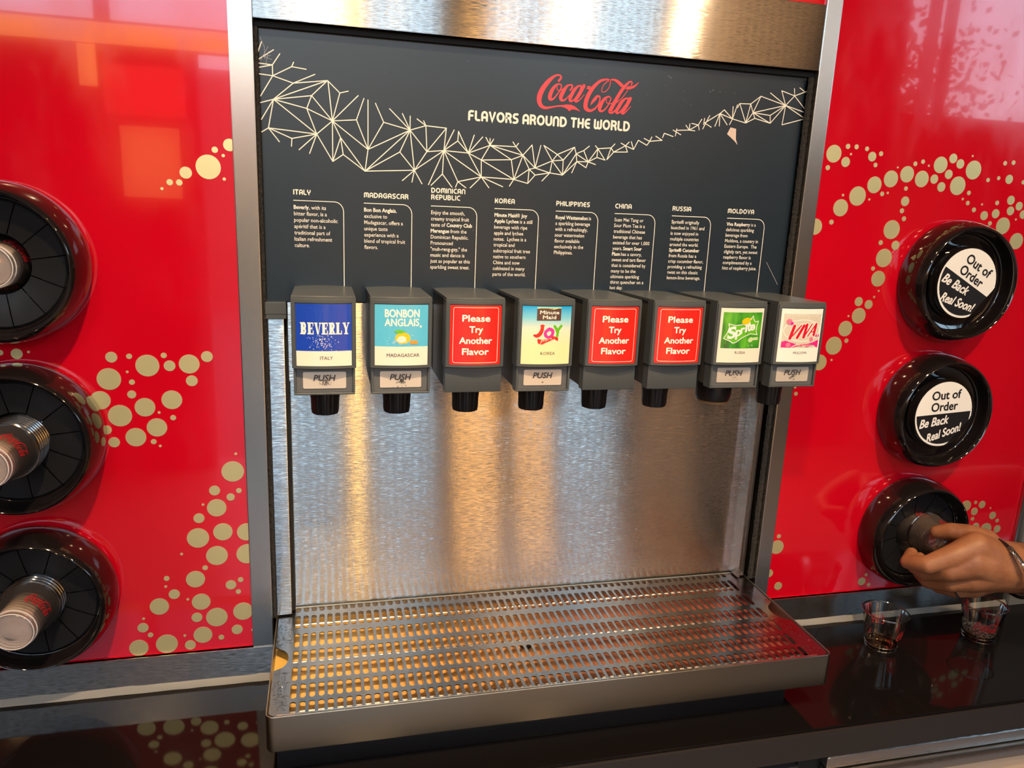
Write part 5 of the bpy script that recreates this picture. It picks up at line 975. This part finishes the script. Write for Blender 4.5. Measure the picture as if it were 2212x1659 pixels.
rest = [
 [(0.972, -0.138, 0.119, 0.0148), (0.962, -0.108, 0.110, 0.0118), (0.984, -0.090, 0.116, 0.0100)],
 [(0.992, -0.118, 0.094, 0.0138), (0.990, -0.094, 0.092, 0.0112), (1.010, -0.082, 0.102, 0.0095)],
 [(1.006, -0.112, 0.074, 0.0128), (1.008, -0.090, 0.076, 0.0105), (1.026, -0.078, 0.086, 0.0092)],
 [(1.034, -0.106, 0.058, 0.0110), (1.040, -0.086, 0.062, 0.0095), (1.050, -0.076, 0.074, 0.0085)]]
for m_, k_, r_ in zip(mids, knk, rest): chain(wrist, [m_, k_] + r_)
chain(wrist, [(1.082, -0.134, 0.150, 0.022), (1.060, -0.122, 0.158, 0.018), (1.042, -0.104, 0.158, 0.0145), (1.030, -0.088, 0.150, 0.0115)])
m2 = body_mesh('arm_and_hand', HV, HE, 0.0019, 14); m2.materials.clear(); m2.materials.append(skin)
body = bpy.data.objects.new('arm_and_hand', m2); COL.objects.link(body); body.parent = pt
# bracelet: leather cord round the wrist with silver wraps, then a second thin ring and the arm hair
def ring_pts(c, ax, up, ru, rv, a0, a1, n):
    ax = Vector(ax).normalized(); u = Vector(up) - ax * Vector(up).dot(ax); u.normalize(); v = ax.cross(u); c = Vector(c)
    return [c + u * ru * math.cos(math.radians(a0 + (a1 - a0) * i / n)) + v * rv * math.sin(math.radians(a0 + (a1 - a0) * i / n)) for i in range(n + 1)]
BC = Vector((1.110, -0.156, 0.113)) - PO; BA = (1.0, -0.10, 0.42)
rp = ring_pts(BC, BA, (0, 0, 1), 0.0515, 0.0500, 0, 360, 48)[:-1]
bm = bm_new(); tube(bm, rp, 0.0030, 8, True); br_ = link('bracelet', bm, leather, pt, smooth=True)
_m = []
for (a0, a1) in ((28, 62), (70, 108)):
    q = ring_pts(BC, BA, (0, 0, 1), 0.0518, 0.0505, a0, a1, 16); bm = bm_new()
    for ph in (0, PI):
        tube(bm, [Vector(p_) + Vector((0.0016 * math.cos(i * 1.3 + ph) - 0.0030, -0.0022, 0.0016 * math.sin(i * 1.3 + ph))) for i, p_ in enumerate(q)], 0.0012, 6)
    link('silver_braid', bm, chrome, br_, smooth=True)
for a in (22, 25, 28, 66, 112, 116, 120):
    q = ring_pts(BC, BA, (0, 0, 1), 0.0515, 0.0500, a - .6, a + .6, 1); bm = bm_new(); tube(bm, [q[0], q[1]], 0.0042, 12); link('silver_bead', bm, chrome, br_, smooth=True)

q = ring_pts(Vector((1.046, -0.134, 0.067)) - PO, (0.45, -0.6, 0.6), (0, 0, 1), 0.0175, 0.0175, 0, 360, 28)[:-1]
bm = bm_new(); tube(bm, q, 0.0016, 6, True); link('finger_ring', bm, leather, pt, smooth=True)
# short dark hairs on the forearm, one joined part
rr = random.Random(11); V = []; F = []; me_ = body.data; cand = [p_ for p_ in me_.polygons if p_.center.x + PO.x > 1.120 and p_.center.x + PO.x < 1.30]
for k in range(9000):
    p_ = rr.choice(cand); c = p_.center + Vector((rr.uniform(-1, 1), rr.uniform(-1, 1), rr.uniform(-1, 1))) * 0.004; nrm = p_.normal
    c = c - nrm * nrm.dot(c - p_.center); d = (Vector((-1.0, 0, rr.uniform(-.9, .3))) + nrm * 0.35).normalized(); sd = d.cross(nrm).normalized() * 0.00017; L_ = rr.uniform(.005, .013)
    k0 = len(V); V += [c - sd, c + sd, c + d * L_]; F.append([k0, k0 + 1, k0 + 2])
me = bpy.data.meshes.new('arm_hair'); me.from_pydata([tuple(a) for a in V], [], F); me.materials.append(hair_m); o = bpy.data.objects.new('arm_hair', me); COL.objects.link(o); o.parent = pt; o['kind'] = 'stuff'


# physics-independent final touches
bpy.context.view_layer.update()
